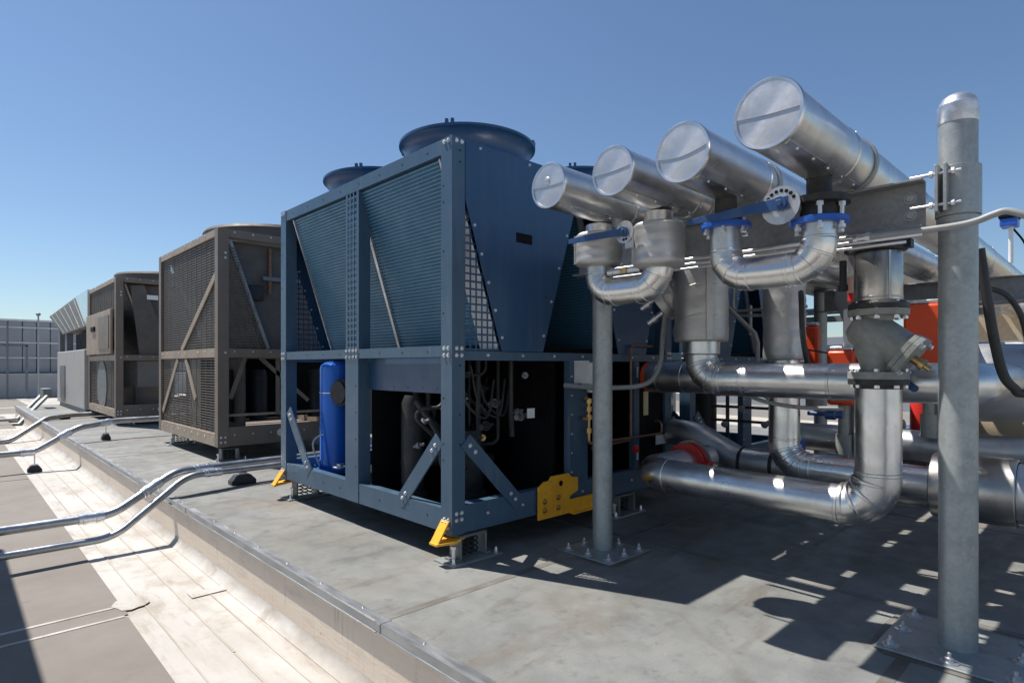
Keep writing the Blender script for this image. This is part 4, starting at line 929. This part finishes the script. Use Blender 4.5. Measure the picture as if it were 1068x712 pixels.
foot(.93, 11.2, RZ, .27, 'black rubber foot on the roof under the middle conduit', .17)
foot(1.85, 11.45, 0, .25, 'black foot under the conduit just in front of the farther brown unit', .12)
foot(1.90, 16.55, 0, .05, 'small black foot below the grey unit', .2)

# ------------------------------------------------------------------ brown chillers
def brown(X0, Y0, L, Z0, Z1, label, second=False):
    X1, Y1 = X0 + 2.2, Y0 + L; zm = 1.36
    t = thing('condenser_unit', label, 'chiller', (X0, Y0, Z0), 'brown condenser units in a row')
    B = ['brown', 'zinc', 'black']
    pw = .13
    for x, y in ((X0, Y0), (X0, Y1-.12), (X1-pw, Y0), (X1-pw, Y1-.12)):
        g = MB(); g.box((x, y, Z0), (x+pw, y+.12, Z1))
        if y == Y0 and x == X0:
            for z in (Z0+.06, Z0+.12, zm, Z1-.30, Z1-.36): g.bolt((x+.09, y, z), (0, -1, 0), .012); g.bolt((x+.04, y, z), (0, -1, 0), .012) if z < 1 else None
        g.build('corner_post', B, t, bevel=.006)
    for x0, x1 in ((X0+.003, X0+.07), (X1-.07, X1-.003)):
        for z0, z1, m_, nm in ((Z0+.003, Z0+.16, 'brown_tan', 'base_rail'), (zm-.06, zm+.05, 'brown_tan', 'middle_rail'), (Z1-.09, Z1-.003, 'brown_tan', 'top_rail')):
            g = MB(); g.box((x0, Y0+.122, z0), (x1, Y1-.122, z1))
            for k in range(9): g.bolt((x0, lerp(Y0+.2, Y1-.2, k/8), (z0+z1)/2+.02), (-1, 0, 0), .008)
            g.build(nm, [m_, 'zinc'], t, bevel=.004)
    for y0, y1 in ((Y0+.003, Y0+.07), (Y1-.07, Y1-.003)):
        for z0, z1, nm in ((Z0+.003, Z0+.24, 'base_rail'), (zm-.06, zm+.05, 'middle_rail'), (Z1-.10, Z1-.003, 'top_rail')):
            g = MB(); g.box((X0+pw+.002, y0, z0), (X1-pw-.002, y1, z1))
            if y0 < Y0+1:
                for k in range(9): g.bolt((lerp(X0+.2, X1-.2, k/8), y0, (z0+z1)/2+.02), (0, -1, 0), .009)
                if nm == 'base_rail': g.lathe((X0+.78, y0-.0005, Z0+.13), (0, -1, 0), [(.05, 0), (.05, .003)], 18, 1)
            g.build(nm, B, t, bevel=.004)
    # wire louvre guards on the long side
    def guard(z0, z1, y0=Y0+.125, y1=Y1-.125, x=X0+.03):
        g = MB(); z = z0
        while z < z1: g.box((x, y0, z), (x+.012, y1, z+.016)); z += .034
        n_ = 12
        for k in range(n_+1): yy = lerp(y0, y1, k/n_); g.box((x-.004, yy-.006, z0), (x-.0005, yy+.006, z1))
        return g
    guard(Z0+.16, zm-.06).build('wire_guard', 'brown_mesh', t)
    guard(zm+.05, Z1-.09).build('wire_guard', 'brown_mesh', t)
    # coils in a V, end plate, dark back
    for s_, xt, xb in ((-1, X0+.14, X0+.62), (1, X1-.14, X1-.62)):
        g = MB(); g.prism([(xt, Y0+.13, Z1-.12), (xb, Y0+.13, zm+.06), (xb-s_*.06, Y0+.13, zm+.06), (xt-s_*.06, Y0+.13, Z1-.12)], (0, L-.26, 0))
        o = g.build('coil', 'coil_grey', t)
        MB().bar((xt-s_*.03, Y0+.10, Z1-.12), (xb-s_*.03, Y0+.10, zm+.06), .03, .06, (0, 1, 0)).build('header_edge', 'brown_tan' if second else 'galv', o)
    if second:
        MB().prism([(X0+.26, Y0+.06, Z1-.16), (X0+.50, Y0+.06, Z1-.12), (X0+1.0, Y0+.06, zm+.06), (X0+.42, Y0+.06, zm+.06)], (0, .02, 0)).build('end_plate', 'brown_mesh', t)
    else:
        g = MB(); z = zm+.08
        while z < Z1-.2:
            xa = X0+.14; xb_ = lerp(X0+.60, X0+.16, (z-zm)/(Z1-zm)); g.box((xa, Y0+.05, z), (xb_, Y0+.056, z+.014)); z += .034
        for x in (X0+.26, X0+.38, X0+.5): g.box((x, Y0+.0565, zm+.06), (x+.012, Y0+.06, lerp(Z1-.1, zm+.06, (x-X0-.16)/.46)))
        g.build('wire_guard', 'brown_mesh', t)
        for x, h in ((X0+.98, 1.3), (X0+.70, .6)): MB().tube([(x, Y0+.16, Z1-.15), (x, Y0+.16, Z1-.15-h)], .025, 10).build('copper_pipe', 'copper', t)
        g = MB(); g.box((X0+.95, Y0+.13, 1.95), (X0+1.02, Y0+.15, 2.05)); g.box((X0+.95, Y0+.13, 1.58), (X0+1.02, Y0+.15, 1.66)); g.build('tag_plate', 'label_cream', t)
        MB().bar((X0+.6, Y0+.15, Z1-.55), (X0+1.2, Y0+.15, Z1-.55), .05, .05).build('manifold', 'grey_paint', t)
        MB().box((X0+.42, Y0+.14, Z1-.85), (X0+.62, Y0+.30, Z1-.65)).build('motor_box', 'rubber', t, bevel=.02)
    MB().prism([(X0+.16, Y0+.20, Z1-.11), (X1-.16, Y0+.20, Z1-.11), (X1-.60, Y0+.20, zm+.055), (X0+.60, Y0+.20, zm+.055)], (0, .02, 0)).build('inner_plate', 'brown_mesh', t)
    MB().box((X0+.15, Y0+1.2, Z0+.24), (X1-.15, Y0+1.22, zm-.06)).build('inner_plate', 'black', t) if not second else MB().box((X0+.15, Y0+.5, Z0+.2), (X0+1.0, Y0+.52, .75)).build('inner_plate', 'brown', t)
    MB().box((X0+.02, Y0+.02, Z1-.02), (X1-.02, Y1-.02, Z1-.004)).build('roof_deck', 'brown', t)
    MB().box((X0+.08, Y0+.08, Z0+.02), (X1-.08, Y1-.08, Z0+.05)).build('floor_pan', 'brown', t)
    MB().box((X0+.40, Y0+.25, Z0+.06), (X0+.42, Y1-.2, zm-.07)).build('inner_plate', 'coil_grey', t)  # dark sheet added behind the guard for the shade inside
    # diagonal braces
    for a, b in (((X0+.014, Y0+.14, 2.32), (X0+.014, Y0+1.60, 1.415)), ((X0+.014, Y0+1.78, 1.295), (X0+.014, Y0+2.6, .50)), ((X0+.014, Y0+1.4, 1.29), (X0+.014, Y0+.95, .75))) if not second else ():
        MB().bar(a, b, .085, .014, (1, 0, 0)).build('brace', 'brown_tan', t)
    if not second:
        for a, b in (((X0+.18, Y0+.1, .78), (X0+.36, Y0+.1, 1.3)), ((X0+.55, Y0+.1, 1.3), (X0+1.2, Y0+.1, .72)), ((X0+.78, Y0+.1, .55), (X0+.78, Y0+.1, 1.3))):
            MB().bar(a, b, .05, .02, (0, 1, 0)).build('brace', 'brown', t)
        MB().bar((X0+.15, Y0+.12, .57), (X1-.15, Y0+.12, .57), .03, .03).build('stretcher', 'brown_tan', t)
        for k in range(4):
            g = MB(); g.lathe((X0+.35+.42*k, Y0+.75, Z0+.25), (0, 0, 1), [(.12, 0), (.12, .6), (.09, .7)], 18); g.build('compressor', 'rubber', t)
    # fan cowls
    for x, y, r in (((X0+X1)/2, Y0+1.0, .95), ((X0+X1)/2, Y0+L-.75, .70)):
        g = MB(); g.lathe((x, y, Z1-.004), (0, 0, 1), [(r, 0), (r, .07), (r*.985, .13), (r*1.0, .15), (r*.97, .19), (r*.8, .22), (r*.4, .24), (.05, .245)], 56); g.build('fan_cowl', 'brown_dark', t, sharp=30)
    if second:
        g = MB(); g.box((X0-.05, Y0+.25, 1.44), (X0-.002, Y1-.05, 2.34)); o = g.build('control_box', 'brown_tan', t, bevel=.01)
        MB().box((X0-.065, Y0+.35, 1.54), (X0-.052, Y0+1.5, 2.22)).build('door', 'brown', o)
        MB().box((X0-.08, Y0+1.9, 1.95), (X0-.051, Y0+2.3, 2.05)).build('handle', 'black', o)
        MB().lathe((X0+.025, Y0+L/2, .78), (-1, 0, 0), [(.50, -.02), (.52, 0), (.52, .01), (.44, .012)], 40).build('fan_ring', 'grey_paint', t)
        MB().box((X0+.55, Y0+.055, 2.55), (X0+.75, Y0+.06, 2.64)).build('rating_plate', 'label_white', t)
    return t
brown(2.40, 7.75, 2.80, .19, 2.895, 'tall brown condenser unit with diagonal braces behind wire guards, next to the blue chiller')
brown(2.40, 13.85, 3.1, .17, 2.96, 'farther brown condenser unit with a flat control panel on its side', second=True)

# ------------------------------------------------------------------ grey unit with the slanted hood
t = thing('air_handler', 'pale grey rooftop unit under a slanted ribbed hood, far left', 'air handler', (2.4, 18, 0))
g = MB(); g.box((2.42, 17.7, .12), (4.4, 22.6, 1.60)); g.build('cabinet', 'unit_grey', t, bevel=.02)
MB().box((2.46, 17.8, .0), (4.3, 22.4, .119)).build('base_skid', 'screen_frame', t)
MB().box((2.40, 20.9, .25), (2.419, 21.9, 1.2)).build('service_door', 'grey_paint', t, bevel=.005)
MB().box((2.6, 17.75, 1.602), (4.3, 20.4, 2.05)).build('fan_box', 'black', t)
for y in (20.9, 22.3): MB().box((2.45, y, 1.602), (2.6, y+.35, 2.62)).build('hood_post', 'screen_frame', t)
hb = MB()
A, Bp, Cp, Dp = V((2.42, 24.6, 2.80)), V((2.42, 19.0, 2.98)), V((2.42, 17.4, 2.15)), V((2.42, 21.5, 2.10))
hb.prism([A, Bp, Cp, Dp], (1.9, 0, 0))
for k in range(6):
    f = (k+.5)/6; p = A.lerp(Bp, f); q = Dp.lerp(Cp, f); hb.bar(p - V((.004, 0, 0)), q - V((.004, 0, 0)), .05, .012, (1, 0, 0))
hb.build('hood', 'hood_rib', t)
hb = MB(); hb.prism([Bp + V((-.02, -.02, 0)), V((2.40, 17.1, 3.0)), V((2.40, 17.1, 2.1)), Cp + V((-.02, -.02, 0))], (1.9, 0, 0)); hb.build('hood_side', 'mirror_sheet', t)
# bollard-like strut stand left of it
t = thing('strut_stand', 'small angled strut stand with a box on top, far left beside the grey unit', 'stand', (1.8, 21, RZ))
for yy in (20.2, 21.4): MB().bar((1.35, yy, RZ+.02), (2.0, yy+.6, .35), .07, .07).build('leg', 'galv', t)
MB().box((1.92, 20.9, .3), (2.12, 21.7, .55)).build('box', 'grey_paint', t, bevel=.01)
for yy in (20.2, 21.4): MB().box((1.22, yy-.15, RZ+.008), (1.48, yy+.15, RZ+.04)).build('foot', 'rubber', t)

# ------------------------------------------------------------------ far screen wall, parapets, backdrop pieces
t = thing('screen_wall', 'long pale metal screen wall closing the roof at the far left', 'wall', (2, 38, RZ))
g = MB(); y = 38; x = -16
while x < 14:
    g.box((x, y, .86), (x+.52, y+.05, 3.38)); x += .55
g.build('panel', 'screen_panel', t, bevel=.02)
MB().box((-16, 38.08, .86), (14, 38.12, 3.38)).build('backing', 'screen_frame', t)
g = MB()
for z in (1.55, 3.05, 2.3): g.box((-16, y-.06, z), (14, y-.004, z+.06))
g.box((-16, y-.10, 3.381), (14, y+.1, 3.48))
g.build('rail', 'galv_bright', t)
MB().box((-16, y-.02, .80), (14, y+.1, .859)).build('sill', 'screen_frame', t)
t2 = MB().box((-18, 37.4, RZ+.002), (16, 38.2, .80)).build('parapet', 'patch_white', bevel=.03); tag(t2, 'low white parapet kerb under the screen wall', 'parapet')
t = thing('gate_frame', 'dark square frame standing in front of the screen wall at the left edge', 'frame', (1.9, 36, RZ))
for a, b in (((.5, 36, 2.15), (2.75, 36, 2.15)), ((2.70, 36, RZ), (2.70, 36, 2.15))): MB().bar(a, b, .10, .10, (0, 1, 0)).build('bar', 'screen_frame', t)
MB().bar((2.0, 35.9, RZ), (2.0, 35.9, 3.1), .08, .08, (0, 1, 0)).build('bar', 'screen_frame', t)
t = thing('lightning_pole', 'thin pole with a knob rising above the screen wall', 'pole', (3.0, 34.5, RZ))
MB().tube([(3.0, 34.5, RZ), (3.0, 34.5, 3.45)], .035, 10).build('shaft', 'galv', t); MB().lathe((3.0, 34.5, 3.45), (0, 0, 1), [(.03, 0), (.09, .06), (.09, .12), (.02, .17)], 12).build('knob', 'screen_frame', t)
def wallbox(name, a, b, m, label, cat):
    return tag(MB().box(a, b).build(name, m, bevel=.02), label, cat)
wallbox('plant_wall', (13.0, -9, RZ+.002), (13.3, 2.25, 2.25), 'beige_wall', 'beige rendered wall beyond the right edge of the pipework', 'wall')
t = thing('far_screen', 'pale ribbed screen low beyond the pipework, seen through its gaps', 'wall', (18, 6, RZ))
g = MB(); z = .0
while z < 1.8: g.box((18, 1.5, z), (18.06, 40, z+.27)); z += .29
g.build('ribbed_panel', 'screen_panel', t, bevel=.02)
g = MB()
MB().box((17.9, 1.5, RZ+.002), (18.2, 40, -.02)).build('kerb', 'patch_white', t)
def pump(x, y, label):
    t = thing('pump_set', label, 'pump', (x, y, 0), 'pump sets beyond the pipe rack')
    MB().box((x-.35, y-.9, .001), (x+.35, y+.5, .14)).build('skid', 'patch_white', t, bevel=.01)
    g = MB(); g.cyl((x, y+.3, .42), (0, -1, 0), .15, .55, 28)
    for k in range(18):
        a = 2*PI*k/18; d = V((math.cos(a), 0, math.sin(a))); g.bar(V((x, y+.28, .42)) + d*.16, V((x, y-.22, .42)) + d*.16, .008, .04, d)
    g.build('motor', 'grey_paint', t)
    MB().lathe((x, y-.28, .42), (0, -1, 0), [(.08, 0), (.10, .05), (.24, .08), (.27, .14), (.27, .24), (.2, .3)], 32).build('volute', 'handle_blue', t)
    MB().tube([(x, y-.46, .42), (x, y-.46, 1.2), (x+.02, y-.46, 1.9)], .075, 24).build('discharge_pipe', 'clad_dull', t)
    MB().box((x-.1, y-.1, .141), (x+.1, y+.2, .29)).build('foot', 'grey_paint', t)
pump(6.6, 1.55, 'grey finned pump motor on a white skid, low behind the thick post'); pump(8.1, 2.1, 'farther grey pump motor on a white skid, seen through the gaps in the pipes')
t = thing('pipe_rack', 'grey strut frame carrying small pipes, behind the jacketed risers', 'frame', (7.6, 3.4, 0))
for yy in (2.6, 4.6): MB().bar((7.6, yy, 0), (7.6, yy, 2.3), .07, .07, (1, 0, 0)).build('upright', 'galv', t)
for zz in (1.1, 1.75, 2.2): MB().bar((7.6, .9, zz), (7.6, 4.7, zz), .07, .07).build('crossbar', 'galv', t)
for k, (zz, rr, m_) in enumerate(((1.2, .05, 'galv_bright'), (1.84, .04, 'conduit_grey'), (1.35, .09, 'clad'))):
    MB().tube([(7.52-.02*k, -2, zz), (7.52-.02*k, 4.8, zz)], rr, 20).build('small_pipe', m_, t)
wallbox('parapet', (34, -60, RZ+.002), (34.5, 60, .55), 'patch_white', 'low white parapet far beyond the pipework', 'parapet')
t = thing('storage_tank', 'tan horizontal tank low behind the thick post', 'tank', (9.0, .3, 0))
MB().lathe((8.6, 1.35, .52), (0, -1, 0), [(.20, -.08), (.36, -.02), (.40, .05), (.40, 3.4)], 44).build('shell', 'tan_metal', t)
MB().lathe((8.24, .72, .42), (-1, 0, .25), [(.09, -.08), (.09, .005), (.06, .006)], 24).build('port', 'black', t)
for yy in (1.0, -.6): MB().box((8.4, yy-.06, .001), (8.8, yy+.06, .22)).build('saddle', 'galv', t)
hose('cross_pipe', [(7.6, 2.2, 1.30), (7.6, -1.5, 1.30)], .11, 'clad', 'sunlit silver pipe crossing in front of the beige wall', 'pipe', sm=False, n=28)
post2 = copy_tree(left); post2.location = (6.75, .30, 0); post2['label'] = 'slim post under the dark far channel beam, near the right edge'
post3 = copy_tree(left); post3.location = (6.75, 2.30, 0); post3['label'] = 'slim post under the dark far channel beam, behind the strainer riser'

# unseen overhead duct, added to cast the shadow lying along the walkway
t = thing('shadow_duct', 'unseen sheet metal duct on legs, added to cast the shadow at the lower left', 'duct', (-.6, 4, RZ))
MB().box((-.98, -1.5, RZ+2.5), (-.25, 8.2, RZ+3.2)).build('duct', 'galv', t, bevel=.01)
for yy in (-1.2, 3.4, 7.9):
    for xx in (-.94, -.34): MB().box((xx, yy, RZ+.01), (xx+.06, yy+.06, RZ+2.499)).build('leg', 'galv', t)
